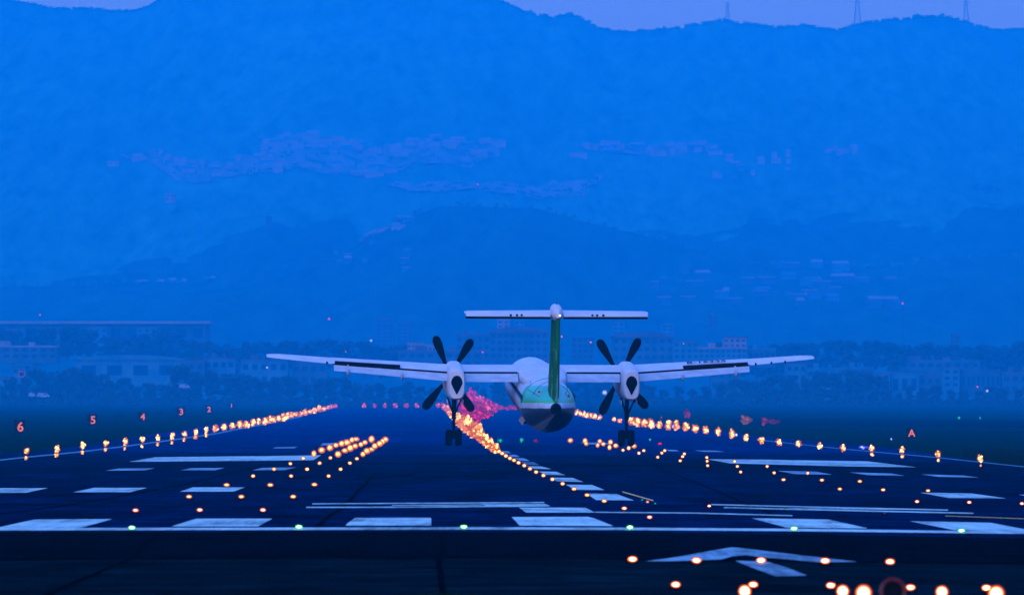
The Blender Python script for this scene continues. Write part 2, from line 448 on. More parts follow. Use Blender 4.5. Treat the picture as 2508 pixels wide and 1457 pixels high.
def on_hill(k,px,py):
    crest,Yf,Yc,p,amp=HILLS[k]; yc=pl(crest,px)
    s=max(.02,min(1.,(985-py)/(985-yc)))**(1/p)
    return hillpt(k,px,s)
def inside(x,y,pg):
    c=False; j=len(pg)-1
    for i in range(len(pg)):
        if (pg[i][1]>y)!=(pg[j][1]>y) and x<(pg[j][0]-pg[i][0])*(y-pg[i][1])/(pg[j][1]-pg[i][1])+pg[i][0]: c=not c
        j=i
    return c
M_SOIL=noisy('pale_cleared_ground',(.03,.15,.10),(.17,.20,.22),.06,1,.0,(1,.16,.5),.3,.7)
def clearing(k,pg):
    x0=min(p[0] for p in pg); x1=max(p[0] for p in pg); y0=min(p[1] for p in pg); y1=max(p[1] for p in pg)
    vs=[];fs=[];nx=int((x1-x0)/4); ny=int((y1-y0)/2.5)
    crest,Yf,Yc,p_,amp=HILLS[k]
    def pt(x,y):
        yc=pl(crest,x); s_=max(.02,min(1.,(985-y)/(985-yc)))**(1/p_); q=hillpt(k,x,s_); q.z+=1.3; q.y-=1; return q
    for i in range(nx):
        for j in range(ny):
            x=x0+4*i; y=y0+2.5*j
            w=noise.noise(Vector((x*.03,y*.08,1)))*22+noise.noise(Vector((x*.11,y*.3,5)))*12
            if inside(x+w,y+w*.35,pg) and noise.noise(Vector((x*.035,y*.12,8)))>random.uniform(-.55,.15):
                b=len(vs); vs+=[pt(x,y+2.5),pt(x+4,y+2.5),pt(x+4,y),pt(x,y)]; fs.append((b,b+1,b+2,b+3))
    o=newobj('cleared_slope',mesh_from('cleared_slope',vs,fs,M_SOIL,True)); o['kind']='structure'
clearing('A',[(640,350),(1225,358),(1218,395),(1120,420),(940,440),(740,402),(640,390)])
clearing('A',[(290,386),(700,390),(960,418),(880,438),(680,440),(480,446),(330,412)])
clearing('A',[(930,470),(1200,458),(1480,450),(1420,480),(1209,500),(1000,500)])
clearing('A',[(1415,378),(1700,370),(1765,392),(1500,404)])
# woodland along the crest, one mass of clumps
def clump(mb, c, r, n=7):
    for _ in range(n):
        d=Vector((random.gauss(0,1),random.gauss(0,1),random.gauss(0,1))).normalized()
        p=c+d*r*random.uniform(.4,1); a=d.orthogonal().normalized(); a.rotate(Matrix.Rotation(random.uniform(0,6.28),3,d)); b=d.cross(a)
        q=r*random.uniform(.35,.6); mb.add([p-a*q-b*q,p+a*q-b*q,p+a*q+b*q,p-a*q+b*q],[(0,1,2,3)])
wb=MB()
for i in range(1500):
    px=random.uniform(-200,2700); b=hillpt('A',px,1.0)
    r=random.uniform(1.2,2.6); 
    if px>1250 and random.random()<.15: r*=1.5
    clump(wb,b+Vector((0,random.uniform(-6,0),r*.25)),r,7)
for i in range(160):
    px=random.uniform(-200,2700); b=hillpt('B',px,1.0); clump(wb,b+Vector((0,random.uniform(-30,0),1)),random.uniform(2,3.6),6)
for i in range(160):
    px=random.uniform(-200,2700); b=hillpt('C',px,1.0); clump(wb,b+Vector((0,random.uniform(-30,0),1)),random.uniform(2,3.4),6)
o=wb.build('hillside_woodland',M_FOREST); tag(o,'dark tree canopy growing along the hazy hill crests','woodland',kind='stuff')

# ------------------------------------------------------------------ trees
def tree_proto(idx):
    rnd=random.Random(100+idx); root=newobj('broadleaf_tree',None)
    t=MB(); t.tube((0,0,-1),(0,0,4.2),.42,.25); 
    limbs=[]
    for k in range(7):
        a=k*.9+rnd.random(); e=(math.cos(a)*rnd.uniform(2,3.6),math.sin(a)*rnd.uniform(2,3.6),rnd.uniform(5,8.5))
        t.tube((0,0,rnd.uniform(2.2,4)),e,.16,.05,5); limbs.append(e)
    t.build('trunk',M_BARK,root)
    c=MB()
    for k in range(34):
        a=rnd.uniform(0,6.28); rr_=rnd.uniform(.5,4.4); zz=rnd.uniform(.9,10.2)
        rr_*=math.sqrt(max(.3,1-((zz-5.2)/5.6)**2))
        cc=Vector((math.cos(a)*rr_,math.sin(a)*rr_,zz)); r=rnd.uniform(1.0,1.9)
        for _ in range(34):
            d=Vector((rnd.gauss(0,1),rnd.gauss(0,1),rnd.gauss(0,1))).normalized()
            p=cc+d*r*rnd.uniform(.5,1.05); aa=d.orthogonal().normalized(); aa.rotate(Matrix.Rotation(rnd.uniform(0,6.28),3,d)); bb=d.cross(aa)
            q=rnd.uniform(.25,.5); c.add([p-aa*q-bb*q*.6,p+aa*q-bb*q*.6,p+aa*q+bb*q*.6,p-aa*q+bb*q*.6],[(0,1,2,3)])
    c.build('crown',M_LEAF,root)
    return root
protos=[tree_proto(i) for i in range(4)]
used=[False]*4
ORD=['first','second','third','fourth','fifth','sixth','seventh','eighth','ninth','tenth','eleventh','twelfth','thirteenth','fourteenth','fifteenth','sixteenth','seventeenth','eighteenth','nineteenth','twentieth']
TENS=['','','twenty','thirty','forty','fifty','sixty','seventy','eighty','ninety']
def ordw(n):
    if n<=20: return ORD[n-1]
    t,u=divmod(n,10)
    if n>=100: return 'hundred and '+ordw(n-100) if n>100 else 'hundredth'
    return TENS[t]+('-'+ORD[u-1] if u else '') if u else TENS[t][:-1]+'ieth'
def copy_tree(o,parent=None):
    c=o.copy(); COL.objects.link(c); c.parent=parent
    for ch in list(o.children):
        copy_tree(ch,c)
    return c
def put_tree(px,py_top,py_base,Y,label,group,wide=1.0):
    k=random.randrange(4)
    r=protos[k] if not used[k] else copy_tree(protos[k]); used[k]=True
    b=Q(px,py_base,Y); h=(py_base-py_top)*Y/F
    s=h/10.6; r.location=b; r.scale=(s*wide,s*wide,s); r.rotation_euler=(0,0,random.uniform(0,6.28))
    r['label']=label; r['category']='tree'; r['group']=group
# front tree line silhouettes, photo rows of the crown tops
T1=[(0,940),(60,930),(95,912),(130,905),(165,908),(200,908),(240,915),(280,935),(320,940),(360,945),(400,938),(440,905),(465,905),(500,922),(545,918),(600,930),(660,935),(720,928),(780,936),(850,940),(920,935),(990,942),(1060,945),(1200,945),(1420,940),(1480,935),(1550,930),(1620,952),(1700,950),(1780,945),(1850,935),(1900,925),(1960,918),(2000,922),(2050,915),(2110,918),(2150,935),(2190,958),(2250,950),(2320,948),(2400,955),(2470,952),(2530,950)]
xs=[]; x=-30
while x<2560:
    xs.append(x); x+=random.uniform(26,40)
for i,x in enumerate(xs):
    top=pl(T1,x)+random.uniform(-11,9)
    put_tree(x,top,990+random.uniform(-2,1),2620+random.uniform(-60,60),'dark bushy tree behind the airfield grass, %s from the left of its row'%ordw(i+1),'trees behind the airfield grass',random.uniform(.9,1.25))
ug=MB()
for i in range(2600):
    x=random.uniform(-60,2570); Y=2560+random.uniform(-60,60); c=Q(x,990,Y); hgt=random.uniform(.3,2.2)*(1+.8*noise.noise(Vector((x*.02,0,0))))
    clump(ug,c+Vector((0,0,hgt)),random.uniform(.6,1.3),5)
o=ug.build('undergrowth',M_LEAF); tag(o,'dark undergrowth along the foot of the airfield tree line','undergrowth',kind='stuff')
T2=[(0,805),(25,812),(70,830),(110,812),(150,802),(185,800),(210,812),(240,832),(300,832),(350,825),(390,818),(430,820),(460,838),(520,845),(600,838),(700,842),(800,838),(880,845),(1000,850),(1100,845),(1500,835),(1600,840),(1900,850),(2000,842),(2080,838),(2200,842),(2300,850),(2450,850),(2500,838),(2540,835)]
x=-20; i=0
while x<2550:
    i+=1
    if not (1010<x<1760):
        top=pl(T2,x)+random.uniform(-5,5)
        put_tree(x,top,top+72,3150+random.uniform(-60,60),'tall rounded tree among the far buildings, %s from the left of the upper tree row'%ordw(i),'trees among the far buildings',random.uniform(1.1,1.5))
    x+=random.uniform(36,54)
for k in range(4):
    if not used[k]:
        put_tree(-60,930,990,2600,'spare','trees behind the airfield grass')

# ------------------------------------------------------------------ buildings
def building(px0,px1,pyt,pyb,Y,wall,roof,label,group=None,kind='flat',rows=0,cols=0,depth=18,name='office_building',ground=None):
    a=Q(px0,pyt,Y); b=Q(px1,pyb,Y); w=b.x-a.x; h=a.z-b.z
    root=newobj(name,None,None,(a.x,Y,b.z))
    d=depth
    MB().box(0,0,-2,w,d,h).build('wall',wall,root)
    r=MB()
    if kind=='flat':
        r.box(-.4,-.4,h,w+.4,d+.4,h+max(.8,h*.05))
        if w>14: r.box(w*.2,d*.3,h+.9,w*.35,d*.6,h+3.2); r.box(w*.6,d*.3,h+.9,w*.68,d*.6,h+2.6)
    elif kind=='thin':
        r.box(-3,-5,h,w+3,d+1,h+1.6)
    elif kind=='barrel':
        n=12; ring=[]
        for i in range(n+1):
            t=math.pi*i/n; ring.append((w/2-math.cos(t)*(w/2+1),h+math.sin(t)*h*.22))
        v=[(x,-1,z) for x,z in ring]+[(x,d+1,z) for x,z in ring]; m_=len(ring)
        r.add(v,[(i,i+1,m_+i+1,m_+i) for i in range(m_-1)]+[tuple(range(m_)),tuple(range(2*m_-1,m_-1,-1)),(0,m_,2*m_-1,m_-1)])
    else:
        g=min(w,d)*.25
        r.add([(-.5,-.5,h),(w+.5,-.5,h),(w+.5,d+.5,h),(-.5,d+.5,h),(0+w*.06,d/2,h+g),(w-w*.06,d/2,h+g)],[(0,1,5,4),(2,3,4,5),(0,4,3),(1,2,5),(3,2,1,0)])
    r.build('roof',roof,root)
    if rows and cols:
        for j in range(rows):
            for i in range(cols):
                z0=h*(j+.3)/rows; z1=h*(j+.75)/rows
                x0=w*(i+.22)/cols; x1=w*(i+.78)/cols
                MB().box(x0,-.12,z0,x1,.1,z1).build('window',M_WIN,root)
    tag(root,label,'building',group)
    return root
B=building
B(-60,505,793,842,3400,M_CONC2,M_ROOFL,'long hall with thin pale roof line at the left edge behind trees',kind='thin',rows=1,cols=14,depth=40,name='long_hall')
B(20,60,808,850,3380,M_CONC,M_ROOF,'pale block standing under the left end of the long pale roof',rows=3,cols=3)
B(92,145,806,850,3380,M_CONC,M_ROOF,'pale block second from the left under the long roof',rows=3,cols=3)
B(215,262,803,845,3360,M_CONC,M_ROOF,'pale block beneath the middle of the long roof',rows=3,cols=3)
B(335,385,804,842,3360,M_CONC,M_ROOF,'pale block beneath the right half of the long roof',rows=3,cols=3)
B(-40,140,850,880,2900,M_CONC2,M_ROOFL,'low building with pale flat roof edge at far left',rows=2,cols=8,name='terminal_block')
B(185,440,881,935,2800,M_CONC,M_CONC,'wide pale hangar with shallow curved roof left of the aircraft',kind='barrel',rows=1,cols=4,name='hangar',depth=40)
B(440,500,886,935,2800,M_CONC2,M_ROOF,'grey annex beside the wide pale hangar',rows=2,cols=3)
B(500,575,880,935,2820,M_CONC,M_ROOF,'pale block right of the hangar annex',rows=2,cols=4)
B(590,705,884,945,2800,M_CONC,M_ROOF,'pale block below the left wing tip',rows=2,cols=5)
B(715,800,890,945,2810,M_CONC2,M_ROOF,'grey block below the left wing flaps',rows=2,cols=4)
B(30,62,900,960,2780,M_CONC,M_CONC2,'narrow pale tower block at far left by the round sign',rows=3,cols=2)
B(-20,25,925,965,2700,M_CONC,M_ROOF,'small pale house at the left edge below tower block',rows=2,cols=2)
B(922,962,782,850,3900,M_CONC2,M_ROOF,'taller grey apartment tower left of the propeller',rows=7,cols=3,name='apartment_tower')
B(972,1012,792,850,3900,M_CONC2,M_ROOF,'shorter grey apartment tower left of the propeller',rows=6,cols=3,name='apartment_tower')
B(998,1036,843,864,3000,M_PINK,M_PINK,'small pinkish block just left of the left propeller',rows=2,cols=4)
B(1040,1078,847,864,3000,M_PINK,M_ROOFL,'low pinkish annex touching the left propeller blade',rows=1,cols=4)
B(975,1180,862,900,2950,M_CONC2,M_ROOF,'low grey building behind the left propeller',rows=2,cols=9)
B(1118,1200,822,880,3100,M_CONC2,M_ROOF,'grey block with dark roof between left propeller and tail fin',rows=3,cols=5)
B(1200,1342,815,880,3100,M_CONC2,M_ROOF,'wide block with long dark roof left of the tail fin',kind='barrel',rows=4,cols=9)
B(1218,1248,784,815,3700,M_PINK,M_PINK,'pale small tower above the dark roof left of fin',rows=3,cols=2)
B(1262,1284,786,815,3700,M_CONC,M_CONC,'slim pale tower above the dark roof nearest the fin',rows=3,cols=2)
B(1400,1455,826,880,3200,M_CONC2,M_CONC,'grey block right of the tail fin',rows=4,cols=4)
B(1500,1650,826,885,3050,M_CONC2,M_ROOF,'large dark building behind the right propeller',kind='barrel',rows=3,cols=8,depth=30)
B(1650,1712,838,880,3000,M_CONC,M_ROOF,'pale block with lit upper windows right of propeller',rows=3,cols=4)
B(1712,1830,854,890,2950,M_CONC,M_PINK,'pale office building above the right wing lettering',rows=3,cols=9)
B(1772,1828,828,853,3000,M_PINK,M_ROOF,'pinkish upper block above the pale office building',rows=2,cols=4)
B(1832,1900,856,890,2960,M_CONC2,M_CONC,'grey building with tall dark openings above right wing tip',rows=1,cols=5)
B(1740,1815,905,955,2800,M_CONC2,M_ROOF,'grey block under the right wing',rows=2,cols=4)
B(1925,1975,893,975,2780,M_CONC,M_ROOF,'tall pale block just right of the right wing tip',rows=4,cols=3)
B(1975,2068,905,975,2770,M_CONC,M_CONC,'wide pale block right of the wing tip block',rows=3,cols=5)
B(2068,2140,902,960,2900,M_CONC2,M_CONC,'grey block with flat pale roof line at right',rows=3,cols=4)
B(2140,2180,915,975,2760,M_CONC,M_ROOF,'narrow pale block in the gap of the right trees',rows=3,cols=2)
B(2182,2250,912,975,2770,M_CONC,M_CONC2,'pale shed with dark doorway right of the narrow block',rows=1,cols=3)
B(2250,2306,920,975,2780,M_CONC2,M_ROOF,'grey shed next to the pale shed at right',rows=2,cols=3)
B(2310,2350,903,950,2850,M_CONC,M_ROOF,'upright pale block near the right edge',rows=3,cols=2)
B(2355,2450,908,960,2860,M_CONC2,M_CONC2,'low columned grey building near the right edge',rows=1,cols=8)
B(2455,2540,915,965,2850,M_CONC2,M_ROOF,'grey building cut by the right edge',rows=2,cols=4)
B(2180,2400,885,905,3100,M_CONC2,M_ROOF,'long low dark roof behind the right sheds',rows=1,cols=10)
B(2335,2352,822,860,3300,M_CONC2,M_ROOF,'slim dark tower standing alone near the right edge',rows=4,cols=1)
B(1500,1530,790,830,3800,M_CONC,M_CONC,'faint pale tower above the right propeller',rows=4,cols=2)
B(1620,1650,795,830,3800,M_CONC,M_CONC,'faint pale tower above the big dark building',rows=4,cols=2)
B(1735,1760,775,800,3900,M_CONC2,M_ROOF,'faint grey tower high above the pale office building',rows=3,cols=2)
# hillside settlement
def houses(k, zone, n, wr, hr, mats, group, where):
    L=[]
    for i in range(n):
        x=random.uniform(zone[0],zone[2]); t=(x-zone[0])/(zone[2]-zone[0])
        y0=zone[1]+(zone[4]-zone[1])*t if len(zone)>4 else zone[1]
        y=y0+random.uniform(0,zone[3]-zone[1])
        L.append((x,y))
    L.sort()
    for i,(x,y) in enumerate(L):
        p=on_hill(k,x,y); w=random.uniform(*wr)*p.y/F; h=random.uniform(*hr)*p.y/F
        root=newobj('hillside_house',None,None,(p.x,p.y-10,p.z-.5)); d=8
        MB().box(-w/2,0,-3,w/2,d,h).build('wall',random.choice(mats),root)
        r=MB()
        if random.random()<.5: r.box(-w/2-.4,-.4,h,w/2+.4,d+.4,h+.8)
        else: r.add([(-w/2-.5,-.5,h),(w/2+.5,-.5,h),(w/2+.5,d+.5,h),(-w/2-.5,d+.5,h),(-w*.42,d/2,h+2.4),(w*.42,d/2,h+2.4)],[(0,1,5,4),(2,3,4,5),(0,4,3),(1,2,5),(3,2,1,0)])
        r.build('roof',random.choice([M_ROOFL,M_ROOFL,M_CONC]),root)
        tag(root,'pale hazy building %s, %s from the left'%(where,ordw(i+1)),'building',group)
LM=[M_CONC,M_PINK,M_PINK,M_ROOFL]
houses('A',(645,350,1225,392),52,(10,38),(5,13),LM,'buildings of the upper hillside terrace','on the upper terrace above centre left')
houses('A',(270,390,700,415),26,(8,30),(4,10),LM,'buildings of the left hillside terrace','on the terrace left of the upper one')
houses('A',(480,415,980,440),14,(14,50),(4,10),LM,'buildings below the left terrace','just below the two upper terraces')
houses('B',(930,462,1480,496),30,(14,55),(4,10),LM,'buildings on the middle slope','on the middle slope above the aircraft')
houses('A',(1410,375,1760,402),26,(14,45),(5,12),LM,'buildings right of centre on the upper slope','right of centre on the upper slope')
houses('A',(1750,405,2100,445,375),24,(9,26),(4,9),LM,'small buildings on the right upper slope','on the right upper slope')
houses('C',(880,520,1010,575),16,(12,30),(4,8),LM,'buildings around the central spur','on the spur left of centre')
houses('C',(350,600,1000,690),24,(7,26),(4,8),[M_CONC2,M_CONC],'scattered buildings low on the left slope','low on the left slope')
houses('C',(1600,650,2200,780),46,(12,44),(7,20),[M_CONC2,M_CONC2,M_CONC],'buildings on the lower right slope','on the lower right slope')
B(405,428,476,492,5400,M_PINK,M_PINK,'small bright pale block alone on the left mid slope',rows=2,cols=2,name='hillside_block')
B(650,664,530,556,5000,M_CONC2,M_CONC,'slim pale tower on the left lower slope',rows=4,cols=1,name='hillside_tower')
B(1131,1143,352,392,6250,M_PINK,M_PINK,'slim upright tower at the right end of the upper terrace',rows=5,cols=1,name='hillside_tower')

# power pylons on the ridge
def pylon(px,ytop,label):
    b=hillpt('A',px,1.0); h=(pl(HA,px)-ytop)*b.y/F; root=newobj('power_pylon',None,None,b-Vector((0,0,1)))
    t=MB(); w=h*.11
    for sx in (-1,1):
        for sy in (-1,1): t.tube((sx*w,sy*w,0),(sx*.5,sy*.5,h),.32,.22,5)
    n=7
    for i in range(n):
        z0=h*i/n; z1=h*(i+1)/n; a=w+(.5-w)*i/n; c=w+(.5-w)*(i+1)/n
        for sy in (-1,1):
            t.tube((-a,sy*a,z0),(c,sy*c,z1),.16,.16,4); t.tube((a,sy*a,z0),(-c,sy*c,z1),.16,.16,4)
    t.build('tower_frame',M_METAL,root)
    for k in (.72,.84,.96): MB().tube((-h*.13,0,h*k),(h*.13,0,h*k),.28,.28,5).build('cross_arm',M_METAL,root)
    tag(root,label,'pylon','power pylons on the ridge')
pylon(1782,10,'faint lattice pylon on the ridge, leftmost of three')
pylon(2100,-20,'lattice pylon on the ridge, middle one of three')
pylon(2366,-10,'lattice pylon on the ridge near the right edge')

# small far lamps on masts
def mastlamp(px,py,Y,r,mat,label,base=960,cat='lamp',name='obstruction_light'):
    p=Q(px,py,Y); root=newobj(name,None,None,(p.x,p.y,p.z))
    MB().ell((0,0,0),r,r,r,8,6).build('lamp',mat,root)
    hz=p.z-(CZ+(HY-base)*Y/F)
    MB().tube((0,.3,-hz),(0,.3,-r*.5),.12,.08,5).build('mast',M_METAL,root)
    tag(root,label,cat)
for a in ((806,781,3000,.75,M_RED,'magenta red lamp high over the left wing tip'),
 (847,861,2780,.4,M_RED,'tiny red lamp just above the left wing'),
 (909,834,2780,.7,M_WHT,'white lamp above the left wing middle'),
 (654,900,2600,.6,M_WHT,'white lamp just below the left wing tip'),
 (2211,743,3000,.65,M_RED,'magenta red lamp high at the right side'),
 (1182,862,2700,.5,M_RED,'tiny red lamp right of the left propeller'),
 (1376,824,2700,.5,M_PINKF,'pinkish lamp beside the tail fin'),
 (1447,838,2700,.5,M_PINKF,'pinkish lamp between fin and right propeller'),
 (1674,842,2700,.35,M_WHT,'tiny white lamp on the block right of right propeller'),
 (1902,925,2700,.4,M_RED,'tiny red lamp under the right wing tip'),
 (2394,947,2600,.45,M_RED,'tiny red lamp near the right edge'),
 (1170,452,5000,.8,M_RED,'tiny red lamp on the hillside above centre'),
 (98,771,3300,.5,M_RED,'tiny red lamp above the long pale roof'),
 (2418,957,2500,.7,M_WHT,'dim white lamp right of the tiny red lamp')):
    mastlamp(*a, base=(960 if a[1]>500 else 520))
mastlamp(1481,961,1900,.9,M_WHT,'sparkling white lamp left of the right propeller lower blades',base=1000)
# round illuminated mirror-like sign far left
p=Q(53,916,2500); root=newobj('round_sign',None,None,p)
MB().tube((0,0,0),(0,.3,0),1.2,1.2,18).build('face',M_BOARD,root)
rg=MB()
for i in range(18):
    a=2*math.pi*i/18; b=2*math.pi*(i+1)/18
    rg.tube((math.cos(a)*1.3,0,math.sin(a)*1.3),(math.cos(b)*1.3,0,math.sin(b)*1.3),.2,.2,5)
rg.build('rim',M_REDD,root); MB().tube((0,.3,-9),(0,.3,-1),.15,.15,6).build('post',M_METAL,root)
tag(root,'round dark sign with dim red rim among the far left trees','sign')

# ------------------------------------------------------------------ runway lights
def inset(px,py,mat,w,h,label,group,name='inset_light',parts=True):
    """flush pavement light: metal housing plus a glowing lens; w,h = seen size in photo px"""
    p=P(px,py+h*.5); k=p.y/F; rx=w*.5*k; rz=h*.5*k
    root=newobj(name,None,None,(p.x,p.y,gz(p.x,p.y)))
    if parts:
        MB().tube((0,0,-.01),(0,0,.02),rx*1.5,rx*1.3,14).build('housing',M_BLACK,root,True)
    MB().ell((0,0,rz+.03),rx,rx,rz,14,8,.12 if w<12 else .05,px).build('lens',mat,root,True)
    tag(root,label,'runway light',group)
def globe(px,py,mat,w,h,label,group,name='runway_light',jit=.3,Y=None,hbase=None):
    """raised light: globe on a stem standing on the ground at distance Y"""
    if Y is None: Y=P(px,py+h*.55+4).y
    c=Q(px,py,Y); k=Y/F
    g=gz(c.x,c.y)
    root=newobj(name,None,None,(c.x,c.y,g))
    hh=max(c.z-g,h*.5*k)
    MB().ell((0,0,hh),w*.5*k,w*.5*k,h*.5*k,14,10,jit,px*.37+py).build('lamp',mat,root,True)
    if h*.5*k<hh-.02: MB().tube((0,0,-.05),(0,0,hh-h*.4*k),.05,.04,6).build('stem',M_METAL,root)
    tag(root,label,'runway light',group); return root

for i,(x,y) in enumerate([(323,1297),(732,1295),(1136,1295),(1543,1296),(1945,1299),(2355,1304)]):
    inset(x,y-2,M_GRN,20,11,'green threshold light in the white cross line, %s from the left'%ordw(i+1),'green threshold lights')
LR=[[(332,1253),(489,1252),(644,1252)],[(463,1219),(591,1219),(718,1219)],[(555,1190),(662,1190),(770,1189)],[(620,1168),(713,1168),(805,1168)],[(671,1151),(752,1151),(834,1151)],[(711,1137),(783,1136),(857,1136)],[(743,1124),(809,1123),(874,1125)],[(769,1113),(828,1114),(889,1114)],[(788,1104),(845,1105),(899,1106)],[(808,1098),(858,1099),(910,1102)],[(823,1092),(870,1094),(918,1094)],[(837,1088),(884,1090),(930,1088)],[(850,1085),(894,1085),(937,1083)],[(862,1079),(910,1077),(944,1078)],[(872,1077)]]
nm=['left','middle','right']
for r,row in enumerate(LR):
    for c,(x,y) in enumerate(row):
        if y>1175: w,h=16,10
        elif y>1120: w,h=11,9
        else: w,h=random.uniform(13,20),random.uniform(12,18)
        mt=M_REDN if y>1230 else (M_AMB if y>1120 else M_AMBF)
        inset(x,y-1,mt,w,h,'amber touchdown light left of centre, row %s from the green lights, %s of its row'%(ordw(r+1),nm[c]),'touchdown lights left of the centreline',parts=y>1160)
RL=[(1397,1080),(1433,1081),(1436,1088),(1464,1092),(1469,1082),(1478,1089),(1495,1084),(1493,1097),(1508,1093),(1526,1104),(1540,1099),(1553,1094),(1565,1111),(1577,1105),(1611,1121),(1621,1111),(1628,1105),(1666,1130),(1672,1120),(1676,1113),(1731,1122),(1732,1131),(1733,1142),(1799,1132),(1806,1144),(1814,1158),(1879,1144),(1896,1160),(1919,1177),(1978,1161),(2013,1178),(2057,1200),(2106,1181),(2163,1202),(2273,1204),(2246,1231),(2374,1233),(2503,1236)]
for i,(x,y) in enumerate(sorted(RL)):
    w,h=(12,8) if y>1170 else ((9,8) if y>1103 else (random.uniform(10,14),random.uniform(10,14)))
    inset(x,y-1,M_REDN if y>1225 else (M_AMB if y>1098 else M_AMBF),w,h,'amber touchdown light right of centre, %s counting from the left'%ordw(i+1),'touchdown lights right of the centreline',parts=y>1160)
CL=[(1591,1270),(1529,1248),(1480,1230),(1438,1215),(1406,1200),(1378,1187),(1353,1176),(1331,1166.5),(1313,1158),(1298,1150),(1284,1142),(1270,1135),(1259,1129),(1249,1124),(1239,1118),(1230,1112),(1222,1107)]
cpl=[(1215,1102,16,16),(1207,1096,19,19),(1199,1090,20,20),(1191,1084,22,22),(1182,1077,24,23),(1174,1071,25,24),(1165,1064,26,26),(1157,1058,26,30),(1149,1052,25,32),(1141,1046,24,32),(1134,1040,22,30),(1127,1034,20,27),(1120,1028,17,25),(1114,1022,15,22),(1108,1016,13,19),(1103,1011,12,17),(1098,1006,11,15),(1094,1002,10,13),(1090,998,10,12),(1163,1052,16,24),(1152,1042,14,22),(1178,1064,15,18)]
k=0
for x,y in CL:
    k+=1
    w,h=(14,9) if y>1190 else (12,10)
    inset(x,y-1,M_REDN if y>1240 else M_AMB,w,h,'amber centreline light, %s nearest the camera'%ordw(k),'centreline lights',parts=y>1160)
for j,(x,y,w,h) in enumerate(cpl):
    k+=1
    globe(x,y,M_AMBF if 1010<y else M_PINKF,w*.95,h*.95,'amber centreline light seen through heat shimmer, %s nearest the camera'%ordw(k),'centreline lights',jit=.9,Y=P(x,y+8).y)
for a in ((1573,1226,M_GRNF,5,4,'small green light right of the first centreline dash'),(1605,1235,M_GRNF,6,4,'small green light below the orange line'),
          (1586,1231,M_REDN,8,5,'small red light between the two small green lights'),(1922,1249,M_GRNF,6,4,'small green light on the right double white line'),
          (1737,1241,M_REDN,9,7,'red light at the left end of the right double white line'),(2166,1259,M_REDD,7,4,'dim red light right of the double white line'),
          (2459,1271,M_GRNF,6,3,'dim green light near the right edge')):
    inset(a[0],a[1],a[2],a[3],a[4],a[5],'small taxiway lead lights')
for a in ((1225,1078,M_GRNF,14,11,'dim green light right of the shimmering centreline'),(1278,1077,M_GRNF,11,11,'dim green light below the fuselage'),
          (1312,1079,M_REDD,9,9,'dim red light below the fuselage'),(1617,1086,M_MAG,9,6,'small magenta light right of the right wheels'),(1592,1076,M_GRNF,6,6,'tiny green light right of the right wheels')):
    globe(a[0],a[1],a[2],a[3],a[4],a[5],'small coloured lights beyond the wheels')
LE=[(66,1104),(140,1098),(203,1091),(259,1085),(307,1081),(349,1076),(387,1072),(422,1068),(452,1062),(480,1057),(505,1052),(528,1049),(549,1045),(569,1043),(587,1038.5),(604,1039),(620,1034),(634,1031),(649,1031),(661,1027),(671,1026),(684,1024),(695,1022),(705,1020),(715,1018),(726,1015),(737,1014),(748,1012),(760,1009),(771,1007),(782,1004),(793,1002),(803,1000),(812,998),(822,996)]
def edge(i,x,y,w,h,mat,side,second=None,off=18):
    lab='amber runway edge light on the %s side, %s nearest the camera'%(side,ordw(i+1))
    Y=P(x,y+off).y
    r=globe(x,y,mat,w,h,lab,'%s runway edge lights'%side,Y=Y,jit=.35)
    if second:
        k=Y/F; MB().ell((0,-.5,second*.5*k),second*.4*k,second*.4*k,second*.5*k,10,8,.4,x).build('lamp_reflection',M_AMBF,r,True)  # added glowing body stands in for the lamp's reflection on the pavement
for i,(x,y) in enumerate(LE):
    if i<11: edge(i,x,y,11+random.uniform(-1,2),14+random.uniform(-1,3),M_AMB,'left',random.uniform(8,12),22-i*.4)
    elif i<23: edge(i,x,y,13+random.uniform(-1,2),15+random.uniform(-1,4),M_AMBF,'left',None,10)
    elif i<32: edge(i,x,y,12,12+random.uniform(-1,4),M_AMBF,'left',None,5)
    else: edge(i,x,y,10,10,M_PINKF if i<34 else M_RED,'left',None,3)
RE=[(2400,1122),(2297,1111),(2209,1102),(2135,1097),(2065,1096.5),(2008,1092),(1955,1087),(1908,1083),(1865,1078),(1827,1071),(1793,1062),(1759,1057),(1729,1053.5),(1703,1049),(1680,1045),(1656,1042),(1637,1041),(1615,1040),(1595,1038),(1579,1036),(1562,1034),(1546,1031.6),(1518,1030),(1504,1027),(1469,1022),(1458,1020),(1448,1019),(1439,1017),(1430,1015),(1421,1013),(1412,1010)]
for i,(x,y) in enumerate(RE):
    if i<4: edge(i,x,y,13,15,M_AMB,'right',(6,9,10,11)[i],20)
    elif i<10: edge(i,x,y,12+random.uniform(0,2),14+random.uniform(0,3),M_AMB if i<8 else M_AMBF,'right',None,12)
    elif i<22: edge(i,x,y,15+random.uniform(-2,3),19+random.uniform(-2,4),M_AMBF,'right',None,12)
    else: edge(i,x,y,10,10 if i<25 else 13,M_AMBF,'right',None,6)
globe(2115,1095,M_BLU,22,9,'blue white light beside the right edge lights','blue taxiway lights')
globe(1803,1064,M_BLU,8,8,'small blue light beside an amber right edge light','blue taxiway lights')
globe(1649,1044,M_BLU,8,10,'violet blue light amid the far right edge lights','blue taxiway lights')
globe(1602,1040,M_BLU,8,10,'second violet blue light amid the far right edge lights','blue taxiway lights')
globe(2183,1075,M_BLU,4,5,'tiny blue light in the dark grass left of the lit letter','blue taxiway lights')
RED=[(892,996),(918,997),(943,997),(968,997),(995,997),(1021,997),(1048,997),(1073,997),(1086,998)]
